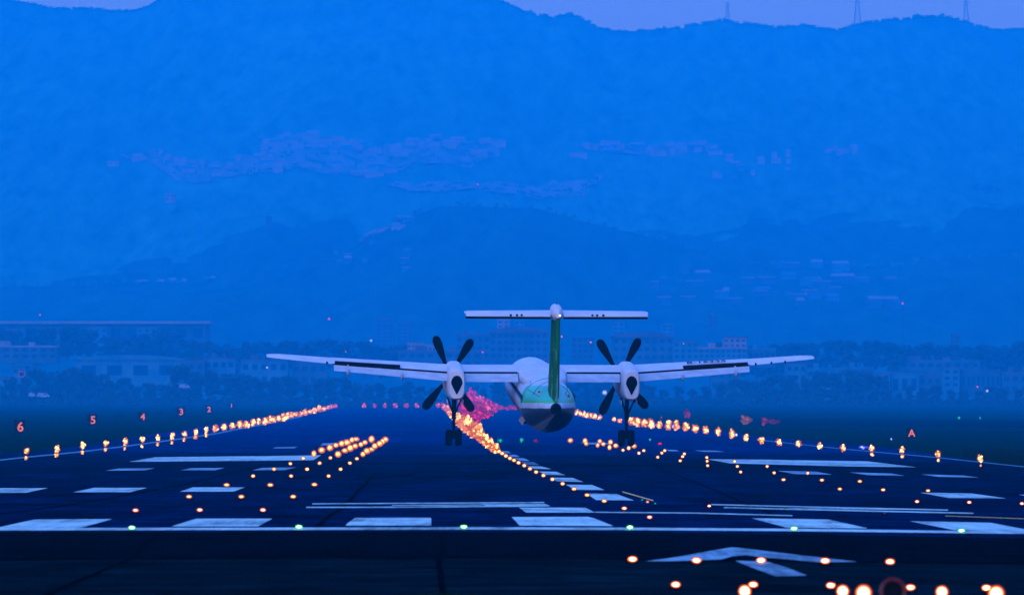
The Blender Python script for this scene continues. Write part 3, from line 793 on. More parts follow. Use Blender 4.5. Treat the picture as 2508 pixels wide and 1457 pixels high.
for i,(x,y) in enumerate(RED):
    globe(x,y,M_RED,9+random.uniform(-1,3),10+random.uniform(-1,2),'red runway end light, %s from the left'%ordw(i+1),'red runway end lights',Y=2150,jit=.5)
for i,(x,y,w,h) in enumerate([(1147,972,14,20),(1140,990,24,26),(1158,985,26,24),(1176,982,20,18),(1165,1003,30,26),(1145,1008,18,20),(1186,998,24,20),(1178,1014,18,16),(1203,992,16,14),(1212,1003,12,10),(1128,998,14,12),(1153,1022,12,12),(1227,998,12,9),(1242,1000,9,8),(1252,996,9,9),(1262,999,8,8),(1137,1006,16,18),(1172,1024,16,14),(1195,1012,18,14),(1160,965,12,16),(1152,957,9,14),(1218,996,14,10),(1190,985,16,14),(1150,1014,20,16),(1184,1019,12,10),(1128,985,12,16)]):
    globe(x,y,M_MAG if i%3 or i>12 else M_RED,w,h,'magenta red globe imitating the blurred glow behind the engine exhaust, %s of its cluster'%ordw(i+1),'red glow globes behind the exhaust',Y=(2100-i*4 if y+h*.5<996 else min(2080-i*4,P(x,y+h*.5+5).y)),jit=.65)  # lit globes shaped to imitate the heat-blurred glow of red lights
for a in ((1827,1029,M_ORD,24,17,'large dull orange lamp in the right grass'),(1873,1031,M_REDD,16,15,'dull red lamp right of the orange lamp'),(1896,1032,M_REDD,28,10,'wide dull magenta lamp in the right grass'),(1682,1012,M_REDD,15,17,'dull red lamp above the right edge lights'),
          (2348,1023,M_GRNF,8,5,'small green lamp in the far right grass'),(2401,1023,M_GRNF,5,5,'tiny green dot in the far right grass'),(1620,1022,M_REDD,5,5,'tiny red dot above the right edge lights'),(1470,1000,M_RED,6,5,'tiny red dot right of the fuselage')):
    globe(a[0],a[1],a[2],a[3],a[4],a[5],'lamps in the right grass',name='field_lamp',jit=.5)
# near approach lights
for i,(x,y) in enumerate([(1549,1379),(1706,1382),(1864,1382),(2021,1383),(2180,1385)]):
    inset(x,y-6,M_AMBN,25,15,'bright orange approach light in the upper bottom-right row, %s from the left'%ordw(i+1),'orange approach lights',name='approach_light')
for i,(x,y) in enumerate([(1655,1442),(1845,1442),(2035,1444),(2230,1449),(2416,1450)]):
    inset(x,y-6,M_AMBN,24,15,'bright orange approach light in the lowest row, %s from the left'%ordw(i+1),'orange approach lights',name='approach_light')
for i,(x,y,r) in enumerate([(1824,1447,14),(2064,1447,14),(2115,1451,19),(2307,1449,14),(2440,1453,19)]):
    Y=44.0; c=Q(x,y,Y); g=gz(c.x,Y); root=newobj('pole_light',None,None,(c.x,Y,g)); k=Y/F
    MB().ell((0,0,c.z-g),r*k,r*k,r*k,16,12).build('lamp',M_AMBN,root,True)
    MB().tube((0,.02,-.02),(0,.02,c.z-g-r*k*.8),.02,.016,8).build('pole',M_METAL,root)
    MB().tube((0,.0,-.02),(0,.0,.03),.07,.06,10).build('base_plate',M_METAL,root)
    tag(root,'round out-of-focus orange lamp at the bottom edge, %s from the left'%ordw(i+1),'approach lamp','pole lamps at the bottom edge')
Y=46.0; c=Q(2187,1447,Y); g=gz(c.x,Y); root=newobj('hoop_reflector',None,None,(c.x,Y,g)); rg=MB()
for i in range(28):
    a=2*math.pi*i/28; b=2*math.pi*(i+1)/28; q=.098; z=c.z-g
    rg.tube((math.cos(a)*q,0,z+math.sin(a)*q),(math.cos(b)*q,0,z+math.sin(b)*q),.012,.012,6)
rg.build('ring',noisy('dark_red_enamel',(.10,.01,.006),(.16,.018,.01),9,.4,.4),root,True)
MB().tube((0,.03,z),(0,.05,z),.085,.085,24).build('disc',M_BOARD,root)
MB().tube((0,.04,-.02),(0,.04,z-.09),.018,.018,8).build('pole',M_METAL,root)
tag(root,'dark round lamp back with red rim at the bottom edge','lamp')
# grass tufts at the very bottom
tb=MB()
for i in range(520):
    x=random.choice([random.gauss(1085,45),random.uniform(1600,2508),random.gauss(1980,25)]); Y=68.6+random.uniform(-1.2,.6)
    if abs(x-1980)<60 and random.random()<.4: Y=70
    X=(x-CX)/F*Y; g=gz(X,Y); hh=random.uniform(.02,.11) if x<1250 else random.uniform(.01,.05); dx=random.uniform(-.03,.03)
    tb.add([(X-.006,Y,g),(X+.006,Y,g),(X+dx,Y+random.uniform(-.02,.02),g+hh)],[(0,1,2)])
o=newobj('grass_tufts',mesh_from('grass_tufts',tb.v,tb.f,M_TUFT)); tag(o,'dark weed tufts at the pavement edge along the bottom','grass',kind='stuff')
# rough grass hump at the right
tb=MB()
for i in range(5200):
    px=random.uniform(2362,2700); Y=random.uniform(335,470); X=(px-CX)/F*Y
    if X<rb(Y)+.6: continue
    g=gz(X,Y); hh=random.uniform(.15,.55); dx=random.uniform(-.15,.15); w=random.uniform(.03,.07)
    tb.add([(X-w,Y,g-.05),(X+w,Y,g-.05),(X+dx,Y+random.uniform(-.1,.1),g+hh)],[(0,1,2)])
o=newobj('long_grass',mesh_from('long_grass',tb.v,tb.f,M_TUFT)); tag(o,'dark long grass beside the right runway edge','grass',kind='stuff')

# ------------------------------------------------------------------ distance signs
def text_mesh(s,size,depth,bold=.0):
    c=bpy.data.curves.new('t','FONT'); c.body=s; c.size=size; c.extrude=depth; c.offset=bold; c.align_x='CENTER'; c.align_y='CENTER'
    o=bpy.data.objects.new('t',c); COL.objects.link(o); dg=bpy.context.evaluated_depsgraph_get()
    m=bpy.data.meshes.new_from_object(o.evaluated_get(dg)); bpy.data.objects.remove(o); bpy.data.curves.remove(c); return m
def sign(ch,px,py,h,w,gy,label):
    Y=P(px,gy).y; c=Q(px,py,Y); g=gz(c.x,Y); k=Y/F
    root=newobj('distance_sign' if ch.isdigit() else 'taxiway_sign',None,None,(c.x,Y,g))
    H=h*k; W=w*k; z=c.z-g
    MB().box(-W*.85,.02,max(.05,z-H*.78),W*.62,.4,z+H*.68).build('board',M_BOARD,root)
    for sx in (-.45,.4): MB().tube((W*sx,.2,-.1),(W*sx,.2,max(.1,z-H*.6)),.05,.05,6).build('leg',M_METAL,root)
    m=text_mesh(ch,H*1.2,.02,H*.022); m.materials.clear(); m.materials.append(M_DIG)
    t=newobj('numeral' if ch.isdigit() else 'letter',m,root); t.rotation_euler=(R(90),0,0); t.location=(0,-.03,z)
    tag(root,label,'sign','distance remaining signs' if ch.isdigit() else None)
sign('6',50,1046,26,19,1063,'black sign with lit pink numeral 6, nearest of the row')
sign('5',228,1029,22,17,1044,'black sign with lit pink numeral 5')
sign('4',350,1021,18,15,1033,'black sign with lit pink numeral 4')
sign('3',444,1009,18,14,1021,'black sign with lit pink numeral 3')
sign('2',512,1003,15,11,1013,'black sign with lit pink numeral 2')
sign('1',567,993.5,11,8,1001,'small black sign with lit pink numeral 1, farthest of the row')
sign('A',2233,1061,20,17,1076,'dark sign with lit red letter beside the right taxiway')
for x,y,gy in ((291,1020,1026),(392,1010,1016)):
    p=P(x,gy); k=p.y/F; root=newobj('unlit_sign',None,None,p)
    MB().box(-7*k,0,2*k,7*k,.3,8*k).build('board',M_BOARD,root)
    for sx in (-1,1): MB().tube((5*k*sx,.15,-.1),(5*k*sx,.15,3*k),.05,.05,6).build('leg',M_METAL,root)
    tag(root,'small unlit dark sign in the left grass between numerals %s'%('5 and 4' if x<300 else '4 and 3'),'sign','unlit signs in the left grass')
# service vans far left
def van(px,py,w,label):
    Y=2450; p=Q(px,py,Y); k=Y/F; L=w*k; root=newobj('service_van',None,None,p)
    b=MB(); sec=[(-L/2,.35,.9),(-L/2+.3,.35,2.1),(L/2-L*.28,.35,2.15),(L/2-L*.12,.35,1.3),(L/2,.35,1.1)]
    ring0=[(x,-.95,z) for x,_,z in sec]+[(L/2,-.95,.35),(-L/2,-.95,.35)]; ring1=[(x,.95,z) for x,_,z in ring0]
    b.loft([ring0,ring1]); b.build('body',M_VAN,root)
    MB().box(L*.08,-.98,1.35,L*.24,-.9,1.95).build('window',M_WIN,root)
    for sx in (-.32,.32): MB().tube((L*sx,-1,.36),(L*sx,-.75,.36),.36,.36,12).build('wheel',M_BLACK,root)
    tag(root,label,'van','service vans at the far left fence')
van(78,973,16,'pale van parked before the far left trees, left one of two')
van(106,974,30,'long pale van parked right of the shorter van')
van(452,952,26,'pale van before the trees below the left wing tip')

# ------------------------------------------------------------------ aircraft
AC=newobj('turboprop_airliner',None); tag(AC,'white and green twin turboprop airliner flying low over the runway, seen from behind','aircraft')
D0=285.0
AC.location=(1.45, D0, CZ+.13); AC.rotation_euler=(R(4.5),R(.15),R(3.1))
def acpaint():
    M=Mat('airliner_paint'); tc=M.node('ShaderNodeTexCoord'); sp=M.node('ShaderNodeSeparateXYZ'); M.link(tc.outputs['Object'],sp.inputs[0])
    X,Yc,Z=sp.outputs
    n=M.noise(1.4,tc.outputs['Object'],4,.6); n2=M.noise(.55,tc.outputs['Object'],2,.5)
    w=M.math('MULTIPLY_ADD',Yc,.0787,Z)
    w=M.math('MULTIPLY_ADD',M.math('SUBTRACT',n2,.5),.16,w)
    g=M.math('MULTIPLY',M.math('GREATER_THAN',w,-.36),M.math('LESS_THAN',w,.50))
    g=M.math('MULTIPLY',g,M.math('LESS_THAN',Yc,-5.2))
    dirt=M.ramp(n,[(.35,(.42,.46,.45)),(.65,(.55,.59,.55))])
    green=M.mix(M.math('GREATER_THAN',w,-.22),(.03,.52,.08),(.015,.52,.24))
    c=M.mix(g,dirt,green)
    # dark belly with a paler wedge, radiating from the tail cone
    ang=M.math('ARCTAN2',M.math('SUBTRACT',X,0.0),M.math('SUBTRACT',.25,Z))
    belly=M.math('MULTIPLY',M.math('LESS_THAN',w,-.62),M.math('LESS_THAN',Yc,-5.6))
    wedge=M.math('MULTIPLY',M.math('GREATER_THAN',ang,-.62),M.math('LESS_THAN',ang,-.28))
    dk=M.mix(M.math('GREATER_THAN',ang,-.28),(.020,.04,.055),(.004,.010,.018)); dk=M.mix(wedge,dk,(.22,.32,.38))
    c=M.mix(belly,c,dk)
    # cheat line along the side
    st=M.math('MULTIPLY',M.math('GREATER_THAN',Z,-.42),M.math('LESS_THAN',Z,-.22)); st=M.math('MULTIPLY',st,M.math('GREATER_THAN',Yc,-5.2))
    c=M.mix(st,c,(.35,.10,.12))
    st2=M.math('MULTIPLY',M.math('GREATER_THAN',Z,-.85),M.math('LESS_THAN',Z,-.42)); st2=M.math('MULTIPLY',st2,M.math('GREATER_THAN',Yc,-5.2))
    c=M.mix(st2,c,(.04,.06,.09))
    M.link(c,M.b.inputs['Base Color']); M.b.inputs['Roughness'].default_value=.38; M.b.inputs['Specular IOR Level'].default_value=.3
    return M.m
M_AC=acpaint()
M_WHITE=noisy('white_aircraft_paint',(.48,.50,.48),(.58,.60,.56),1.1,.55,.12)
M_GREY=noisy('grey_flap_paint',(.26,.35,.40),(.36,.45,.48),1.6,.8,.0,(1,3,1))
def finmat():
    M=Mat('green_fin_paint'); tc=M.node('ShaderNodeTexCoord'); mp=M.node('ShaderNodeMapping'); mp.inputs['Scale'].default_value=(5,1,.5); M.link(tc.outputs['Object'],mp.inputs[0])
    n=M.noise(1.2,mp.outputs[0],5,.7); sp=M.node('ShaderNodeSeparateXYZ'); M.link(tc.outputs['Object'],sp.inputs[0])
    m=M.math('MULTIPLY',M.math('GREATER_THAN',n,.56),M.math('LESS_THAN',sp.outputs[2],3.3))
    g=M.ramp(n,[(.3,(.002,.06,.010)),(.6,(.010,.20,.022))])
    c=M.mix(m,g,(.10,.28,.16)); M.link(c,M.b.inputs['Base Color']); M.b.inputs['Roughness'].default_value=.6; M.b.inputs['Specular IOR Level'].default_value=.05; return M.m
M_FIN=finmat()
def ring(y,zc,rx,rz,n=36,e=2.0,xc=0.0):
    out=[]
    for i in range(n):
        t=2*math.pi*i/n; c,s=math.cos(t),math.sin(t)
        out.append((xc+rx*math.copysign(abs(c)**(2/e),c),y,zc+rz*math.copysign(abs(s)**(2/e),s)))
    return out
secs=[(13.1,-.42,.05,.05),(12.9,-.38,.28,.25),(12.4,-.3,.55,.5),(11.6,-.18,.86,.84),(10.5,-.05,1.15,1.16),(9.3,0,1.31,1.31),(8,0,1.35,1.35),(4,0,1.35,1.35),(0,0,1.35,1.35),(-3,0,1.35,1.35),(-6,0,1.35,1.35),(-7,.03,1.32,1.31),(-8,.08,1.25,1.24),(-9,.15,1.12,1.11),(-10,.22,.95,.93),(-11,.28,.74,.72),(-12,.33,.50,.49),(-12.8,.36,.27,.27)]
fus=MB().loft([ring(*s,n=48) for s in secs]).build('fuselage',M_AC,AC,True)
MB().loft([ring(y,.36+.01*i,r,r,20) for i,(y,r) in enumerate([(-12.7,.285),(-13.0,.25),(-13.3,.2),(-13.32,.12),(-13.0,.1)])]).build('tail_cone',M_BLADE,AC,True)
for yy in [7.5-1.0*i for i in range(15)]:
    for sx in (-1,1):
        MB().tube((sx*1.30,yy,.38),(sx*1.335,yy,.38),.19,.19,12).build('cabin_window',M_WIN,fus)
# panel lines, hatch outline and vents on the rear fuselage
def surf(y,ang):  # point on the fuselage skin, ang from top towards +x
    Ys=[s[0] for s in secs][::-1]; z=interp(Ys,[s[1] for s in secs][::-1],y); rx=interp(Ys,[s[2] for s in secs][::-1],y); rz=interp(Ys,[s[3] for s in secs][::-1],y)
    return Vector((math.sin(ang)*(rx+.008),y,z+math.cos(ang)*(rz+.008)))
pn=MB()
def skinline(pts,r=.010):
    for a,b in zip(pts,pts[1:]): pn.tube(surf(*a),surf(*b),r,r,4)
skinline([(-6.4,-1.5+.1*i) for i in range(31)]); skinline([(-8.6-.5*math.cos(i*.3),-1.0+.1*i) for i in range(21)])
skinline([(-3.5-.4*i,-.55-.02*i) for i in range(9)]); skinline([(-7-.5*i,.75) for i in range(8)]); skinline([(-7-.5*i,-.9) for i in range(8)])
pn.build('panel_seam',M_STRUT,fus)
for yy,an in ((-10.0,-.72),(-10.2,.95)):
    c=surf(yy,an); b=MB(); b.tube(c,c+Vector((math.sin(an),-.4,math.cos(an)))*.05,.16,.15,4); b.build('vent',M_WHITE,fus)
    b=MB(); b.tube(c+Vector((math.sin(an),-.4,math.cos(an)))*.05,c+Vector((math.sin(an),-.4,math.cos(an)))*.06,.09,.09,4); b.build('vent_opening',M_BLACK,fus)
# wing centre fairing
MB().loft([ring(y,z,rx,rz,28,3.2) for y,z,rx,rz in ((2.6,1.2,.7,.12),(1.8,1.22,1.05,.28),(.8,1.22,1.18,.37),(-1.2,1.14,1.2,.36),(-2.6,1.02,1.18,.34),(-4.0,.95,1.0,.32),(-5.2,1.0,.6,.2))]).build('wing_fairing',M_WHITE,AC,True)
bb=MB(); bb.ell((.38,2.2,1.66),.03,.03,.07,8,6); bb.build('beacon',M_REDD,AC)
# wing
def airfoil(x,yl,yt,z,th,inc=0.0,n=11):
    """ring in the y-z plane: yl leading edge, yt trailing edge"""
    up=[];lo=[]; c=yl-yt
    for i in range(n+1):
        t=(1-math.cos(math.pi*i/n))/2
        h=5*th*(.2969*math.sqrt(t)-.126*t-.3516*t*t+.2843*t**3-.1015*t**4)
        cam=.10*th*4*t*(1-t)
        up.append((x,yl-c*t,z+cam+h*1.0-t*c*math.sin(inc))); lo.append((x,yl-c*t,z+cam-h*.75-t*c*math.sin(inc)))
    return up+lo[-2:0:-1]
WST=[(0,1.35,-1.30,1.40,.26),(4.4,1.35,-1.25,1.40,.26),(10.6,1.05,-.85,1.77,.22),(10.7,1.05,-1.05,1.775,.21),(13.4,.85,-.60,1.98,.17),(13.95,.60,-.50,2.02,.08)]
for sx in (-1,1):
    w=MB(); w.loft([airfoil(sx*x,a,b,z,th,R(3.0)) for x,a,b,z,th in WST]); wo=w.build('wing',M_WHITE,AC,True)
    # flaps, inboard and outboard
    for (xa,ya,za,xb,yb,zb,ch) in ((1.25,-1.34,1.17,3.93,-1.32,1.17,.64),(4.80,-1.32,1.17,10.55,-.99,1.56,.58)):
        fl=MB(); k2=.72 if xb>9 else 1.0
        rings=[]
        for x,yy,zz,c in ((xa,ya,za,ch),(xb,yb,zb,ch*k2)):
            rings.append([(sx*x,yy,zz+.04),(sx*x,yy-.12*c,zz+.055),(sx*x,yy-c*.9,zz-c*.50),(sx*x,yy-c*.9,zz-c*.52),(sx*x,yy-.2*c,zz-.10),(sx*x,yy,zz-.05)])
        fl.loft(rings); fl.build('flap',M_GREY,wo)
    cv=MB(); cv.loft([[(sx*1.25,-1.32,1.285),(sx*1.25,-1.16,1.30),(sx*1.25,-1.14,1.22),(sx*1.25,-1.28,1.2)],[(sx*4.0,-1.30,1.285),(sx*4.0,-1.14,1.30),(sx*4.0,-1.12,1.22),(sx*4.0,-1.26,1.2)]]); cv.build('flap_gap_shade',M_BLACK,wo)  # solid dark strip stands for the shade in the flap slot
    cv=MB(); cv.loft([[(sx*4.8,-1.32,1.285),(sx*4.8,-1.12,1.31),(sx*4.8,-1.12,1.22),(sx*4.8,-1.28,1.2)],[(sx*10.55,-.97,1.665),(sx*10.55,-.80,1.68),(sx*10.55,-.80,1.60),(sx*10.55,-.93,1.58)]]); cv.build('flap_gap_shade',M_BLACK,wo)  # same painted slot shade, outboard
    # raised spoiler panel; its dark colour paints the shadowed back face
    sp_=MB(); a0,a1=(7.2,10.5)
    def wz(x): return interp([0,4.4,10.6],[1.42,1.42,1.78],x)
    sp_.loft([[(sx*x,-.75,wz(x)-.02),(sx*x,-.75,wz(x)+.03),(sx*x,-1.22+(x-7)*.06,wz(x)+(.02 if sx<0 else -.02)),(sx*x,-1.22+(x-7)*.06,wz(x)-.10)] for x in (a0,a1)]); sp_.build('spoiler',M_STRUT,wo)
    for xf in (7.12,9.84):
        zf=interp([4.8,10.55],[.93,1.36],xf)
        b=MB(); b.ell((sx*xf,-1.35,zf-.04),.085,.55,.20,12,10); b.tube((sx*xf,-1.0,zf+.0),(sx*xf,-1.0,zf+.35),.05,.05,6); b.build('flap_track_fairing',M_GREY,wo,True)
    for xh in ((10.9,11.7,12.4) if sx>0 else (10.9,)):
        MB().ell((sx*xh,-.95,1.70+(xh-10.6)*.07),.05,.18,.07,8,6).build('aileron_hinge',M_STRUT,wo)
    # engine nacelle
    nx=4.41*sx
    NS=[(4.75,.64,.26,.26),(4.35,.60,.40,.46),(3.6,.58,.44,.62),(2.2,.66,.45,.82),(.9,.78,.45,.92),(-.6,.80,.44,.94),(-2.0,.80,.43,.86),(-2.8,.79,.43,.79),(-3.1,.79,.41,.75),(-3.2,.79,.36,.69)]
    n_=MB().loft([ring(y,z,rx,rz,32,3.2,nx) for y,z,rx,rz in NS]).build('engine_nacelle',M_WHITE,AC,True)
    # exhaust: teardrop opening
    td=[]
    for i in range(22):
        t=2*math.pi*i/22; s=math.sin(t); c=math.cos(t)
        td.append((c*.25*(1.0 if s>0 else (1+s*.75)), s*.36 if s>0 else s*.52))
    MB().loft([[(nx+x,y,.86+z) for x,z in td] for y in (-2.95,-3.24)]).build('exhaust',M_BLACK,n_)
    MB().loft([[(nx+x*1.16,y,.86+z*1.1) for x,z in td] for y in (-2.95,-3.215)]).build('exhaust_rim',M_STRUT,n_)
    cr=MB(); cr.tube((nx,-3.19,.36),(nx,-3.0,-.10),.012,.012,4); cr.build('door_seam',M_STRUT,n_)
    MB().loft([ring(y,z,rx,rz,16,2.6,nx) for y,z,rx,rz in ((4.5,.08,.22,.14),(3.6,.04,.30,.20),(1.5,.02,.32,.24),(-.8,.1,.2,.2))]).build('oil_cooler',M_GREY,n_,True)
    # propeller
    hub=Vector((nx,4.75,.64)); pr=MB().loft([ring(hub.y+d,hub.z,r,r,20,2,nx) for d,r in ((0,.27),(.25,.24),(.5,.15),(.65,.03))]).build('propeller',M_BLADE,AC,True)
    angs=(-21,31,147,218) if sx<0 else (-31,27,139,206)
    for a in angs:
        a=R(a); d=Vector((math.sin(a),0,math.cos(a))); t=Vector((math.cos(a),0,-math.sin(a))); bl=[]
        for rr_,wd,tw,th in ((.2,.06,60,.05),(.45,.075,52,.045),(.8,.12,42,.04),(1.3,.19,30,.03),(1.7,.235,22,.022),(2.0,.225,18,.018),(2.14,.15,16,.012),(2.2,.06,16,.01)):
            wv=t*math.cos(R(tw*.6))*wd+Vector((0,1,0))*math.sin(R(tw))*wd*(.9); nv=Vector((0,1,0))*th
            c0=hub+Vector((0,.2,0))+d*rr_
            bl.append([c0-wv,c0-wv*.3+nv,c0+wv*.5+nv,c0+wv,c0+wv*.4-nv,c0-wv*.4-nv])
        MB().loft(bl).build('blade',M_BLADE,pr,True)
    # main gear
    g=MB(); gx=nx*1.0; ax=Vector((gx,.15,-2.16))
    g.tube((gx,-.25,.1),(gx,.05,-1.2),.12,.11,10); g.tube((gx,.05,-1.1),(gx,.15,-2.16),.08,.08,10); g.tube((gx-.24,.15,-2.16),(gx+.24,.15,-2.16),.06,.06,8)
    go=g.build('main_gear',M_STRUT,AC,True)
    for s in (-1,1): MB().tube((gx+s*.36,-.9,-.05),(gx+s*.02,-.1,-1.0),.05,.045,8).build('brace',M_STRUT,go,True)
    MB().tube((gx,-1.1,-.1),(gx,0,-1.25),.06,.05,8).build('drag_strut',M_STRUT,go,True)
    b=MB(); b.tube((gx,-.08,-1.25),(gx,-.22,-1.6),.03,.03,6); b.tube((gx,-.22,-1.6),(gx,.05,-1.95),.03,.03,6); b.build('torque_link',M_STRUT,go)
    for s in (-1,1):
        wh=[]; cx=gx+s*.245
        for dx,r in ((-.165,.27),(-.16,.35),(-.12,.405),(-.04,.42),(.04,.42),(.12,.405),(.16,.35),(.165,.27)):
            wh.append([(cx+dx,ax.y+math.cos(2*math.pi*i/28)*r,ax.z+math.sin(2*math.pi*i/28)*r) for i in range(28)])
        wo_=MB().loft(wh).build('wheel',M_BLACK,go,True)
    for s in (-1,1):
        MB().loft([[(gx+s*.38,y,-.12),(gx+s*.42,y,-.12),(gx+s*.40,y,-.30),(gx+s*.37,y,-.30)] for y in (-1.6,-.3)]).build('gear_door',M_WHITE,go)
# registration on the right wing
m=text_mesh('B-15225',.62,.004,.008); m.materials.clear(); m.materials.append(M_BLADE)
wr=[o for o in AC.children if o.name.startswith('wing.') or o.name=='wing']; wr=sorted(wr,key=lambda o:-max(v.co.x for v in o.data.vertices))[0]
t=newobj('registration',m,wr); t.location=(8.45,-.16,1.765); t.scale=(.98,1.15,1); t.rotation_euler=(R(4.8),R(-3.3),R(-2))
# fin
fin=MB(); 
def vfoil(z,yl,yt,th,n=10):
    a=[];b=[]; c=yl-yt
    for i in range(n+1):
        t=(1-math.cos(math.pi*i/n))/2; h=th*.5*(1.0 if .25<t<.75 else (math.sqrt(max(0,t/.25)) if t<=.25 else max(.35,1-(t-.75)*2.4)))
        a.append((h,yl-c*t,z)); b.append((-h,yl-c*t,z))
    return a+b[::-1][:-1] if False else a+b[-1:0:-1]
fin.loft([vfoil(.5,-8.9,-12.2,.50),vfoil(1.3,-9.5,-12.4,.50),vfoil(4.75,-11.2,-13.0,.40)]); fo=fin.build('fin',M_FIN,AC,True)
MB().loft([[( .13,-12.15-(z-.7)*.18,z),(-.13,-12.15-(z-.7)*.18,z),(-.05,-13.0-(z-.7)*.17,z),(.05,-13.0-(z-.7)*.17,z)] for z in (.72,4.7)]).build('rudder',M_FIN,fo)
MB().loft([[(.02,-5.6,1.3),(-.02,-5.6,1.3),(-.02,-5.6,1.2),(.02,-5.6,1.2)],[(.07,-8,1.75),(-.07,-8,1.75),(-.12,-8,1.1),(.12,-8,1.1)],[(.15,-9.9,2.5),(-.15,-9.9,2.5),(-.2,-9.9,.9),(.2,-9.9,.9)]]).build('dorsal_fin',M_WHITE,AC,True)
MB().loft([ring(y,z,rx,rz,20,2.3) for y,z,rx,rz in ((-10.7,5.0,.05,.05),(-11.1,5.0,.2,.24),(-11.9,5.03,.28,.40),(-12.9,5.03,.28,.40),(-13.3,5.0,.22,.30),(-13.6,4.95,.08,.12))]).build('tail_bullet',M_WHITE,AC,True)
MB().loft([[(.16,-12.6,4.86),(-.16,-12.6,4.86),(-.16,-13.0,4.86),(.16,-13.0,4.86)],[(.05,-12.6,4.55),(-.05,-12.6,4.55),(-.05,-12.9,4.6),(.05,-12.9,4.6)]]).build('bullet_fairing',M_WHITE,AC)
MB().tube((0,-12.6,5.4),(0,-12.6,5.5),.03,.02,6).build('antenna',M_STRUT,AC)
for sx in (-1,1):
    s_=MB(); s_.loft([airfoil(sx*x,a,b,z,th,R(1)) for x,a,b,z,th in ((0.1,-11.5,-12.9,5.0,.20),(4.3,-11.8,-12.75,5.0,.15),(4.47,-11.95,-12.7,5.0,.10))]); so=s_.build('tailplane',M_WHITE,AC,True)
    MB().loft([[(sx*x,-12.88+o_,5.00),(sx*x,-12.88+o_,4.88),(sx*x,-13.25+o_*1.2,4.87),(sx*x,-13.25+o_*1.2,4.92)] for x,o_ in ((.32,0),(4.42,.15))]).build('elevator',M_WHITE,so)
    MB().loft([[(sx*x,-12.9+o_,4.875),(sx*x,-13.27+o_*1.2,4.868),(sx*x,-13.2+o_*1.2,4.755),(sx*x,-12.8+o_,4.755)] for x,o_ in ((.32,0),(4.42,.15))]).build('underside_shade',M_STRUT,so)  # dark strip added as the tailplane's shaded underside
    for xh in (1.72,1.95,2.25):
        MB().ell((sx*xh,-13.1,4.93),.07,.14,.06,8,6).build('hinge',M_BLACK,so)
MB().ell((.11,-13.62,4.95),.06,.06,.06,10,8).build('tail_light',lampmat('warm_tail_lamp',(1,.8,.35),(1,.5,.1),5,1),AC,True)
# nose gear
ng=MB(); ng.tube((0,9.4,-1.0),(0,9.6,-1.95),.07,.06,8); no=ng.build('nose_gear',M_STRUT,AC,True)
for s in (-1,1): MB().tube((s*.12,9.6,-1.97),(s*.28,9.6,-1.97),.27,.27,20).build('wheel',M_BLACK,no,True)
dq=MB(); dq.add([(-.42,9.2,-1.78),(-.22,9.3,-2.02),(-.40,9.4,-2.30),(-.60,9.3,-2.02),(-.42,9.23,-1.78),(-.22,9.33,-2.02),(-.40,9.43,-2.30),(-.60,9.33,-2.02)],[(0,1,2,3),(7,6,5,4),(0,4,5,1),(1,5,6,2),(2,6,7,3),(3,7,4,0)]); dq.tube((-.3,9.3,-1.2),(-.42,9.25,-1.85),.02,.02,6); dq.build('nose_gear_door',M_WHITE,no)

# ------------------------------------------------------------------ haze
hz=MB().box(-3200,-75,-16,3200,7900,640).build('haze',None); hz.data.materials.clear()
hm=bpy.data.materials.new('evening_haze'); hm.use_nodes=True; nt=hm.node_tree
for n in list(nt.nodes):
    if n.type=='BSDF_PRINCIPLED': nt.nodes.remove(n)
pv=nt.nodes.new('ShaderNodeVolumePrincipled'); pv.inputs['Color'].default_value=(.0,.60,.985,1); pv.inputs['Density'].default_value=.00022; pv.inputs['Anisotropy'].default_value=0
nt.links.new(pv.outputs[0],nt.nodes['Material Output'].inputs['Volume']); hz.data.materials.append(hm)
tag(hz,'blue evening haze filling the air over the airfield','haze',kind='stuff')

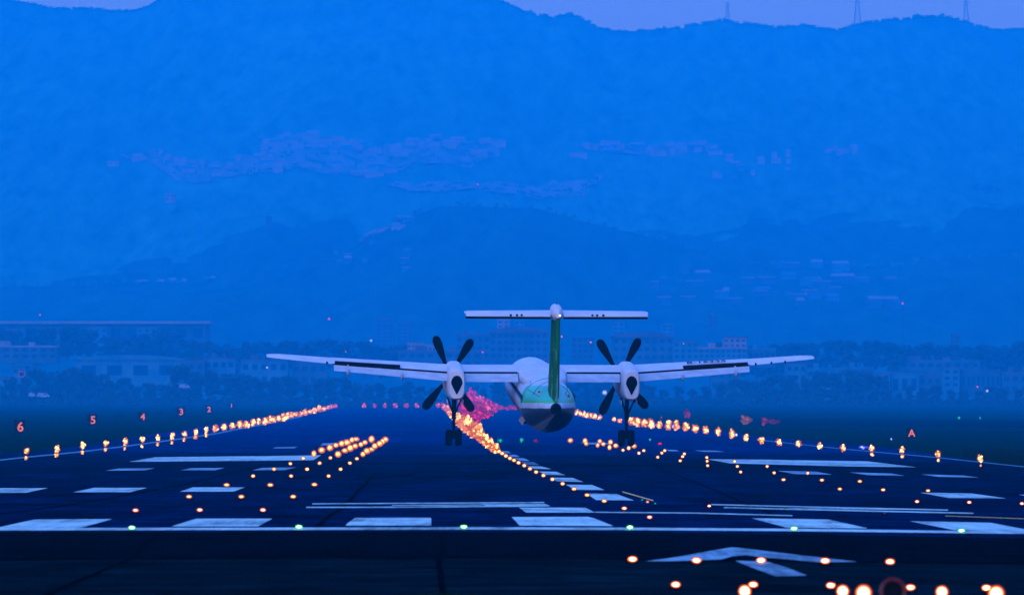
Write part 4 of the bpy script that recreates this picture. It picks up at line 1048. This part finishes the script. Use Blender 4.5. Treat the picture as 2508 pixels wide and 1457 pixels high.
# ------------------------------------------------------------------ world, sun, camera
W=bpy.data.worlds.new('World'); sc.world=W; W.use_nodes=True; n=W.node_tree.nodes; l=W.node_tree.links
bg=n['Background']; sky=n.new('ShaderNodeTexSky'); sky.sky_type='NISHITA'; sky.sun_disc=False
SE,SR=R(8),R(200); sky.sun_elevation=SE; sky.sun_rotation=SR
sky.ozone_density=3.0; sky.air_density=1.0; sky.dust_density=1.0
mx=n.new('ShaderNodeMix'); mx.data_type='RGBA'; mx.blend_type='MULTIPLY'; mx.inputs[0].default_value=1
TINT=(.75,1.03,2.6)
tcw=n.new('ShaderNodeTexCoord'); spw=n.new('ShaderNodeSeparateXYZ'); l.new(tcw.outputs['Generated'],spw.inputs[0])
rmp=n.new('ShaderNodeValToRGB'); rmp.color_ramp.elements[0].position=.06; rmp.color_ramp.elements[0].color=(TINT[0]*.30,TINT[1]*.15,TINT[2]*.03,1)
rmp.color_ramp.elements[1].position=.30; rmp.color_ramp.elements[1].color=(TINT[0]/2,TINT[1]/2,TINT[2]/2,1); l.new(spw.outputs[2],rmp.inputs[0])
l.new(sky.outputs[0],mx.inputs[6]); l.new(rmp.outputs[0],mx.inputs[7]); l.new(mx.outputs[2],bg.inputs[0]); bg.inputs[1].default_value=.41
sd=bpy.data.lights.new('dusk_sun','SUN'); sd.energy=.5; sd.angle=R(20); sd.color=(.45,.6,1.0)
so=newobj('dusk_sun',sd); dirv=Vector((math.sin(SR)*math.cos(R(50)),math.cos(SR)*math.cos(R(50)),math.sin(R(50))))
so.rotation_euler=dirv.to_track_quat('Z','Y').to_euler()
cd=bpy.data.cameras.new('camera'); cd.sensor_width=36; cd.lens=F/2508*36; cd.shift_x=0; cd.shift_y=(HY-728.5)/2508; cd.clip_start=.5; cd.clip_end=20000
cd.dof.use_dof=True; cd.dof.focus_distance=272; cd.dof.aperture_fstop=(cd.lens/1000)/.05
co=newobj('camera',cd,None,(0,0,CZ)); co.rotation_euler=(R(90),0,0); sc.camera=co
sc.view_settings.view_transform='Standard'; sc.view_settings.look='None'; sc.view_settings.exposure=1.0; sc.view_settings.gamma=1
cy=sc.cycles; cy.max_bounces=4; cy.diffuse_bounces=2; cy.glossy_bounces=2; cy.volume_bounces=1; cy.transparent_max_bounces=4
cy.use_denoising=True; cy.sample_clamp_indirect=4; cy.use_light_tree=True
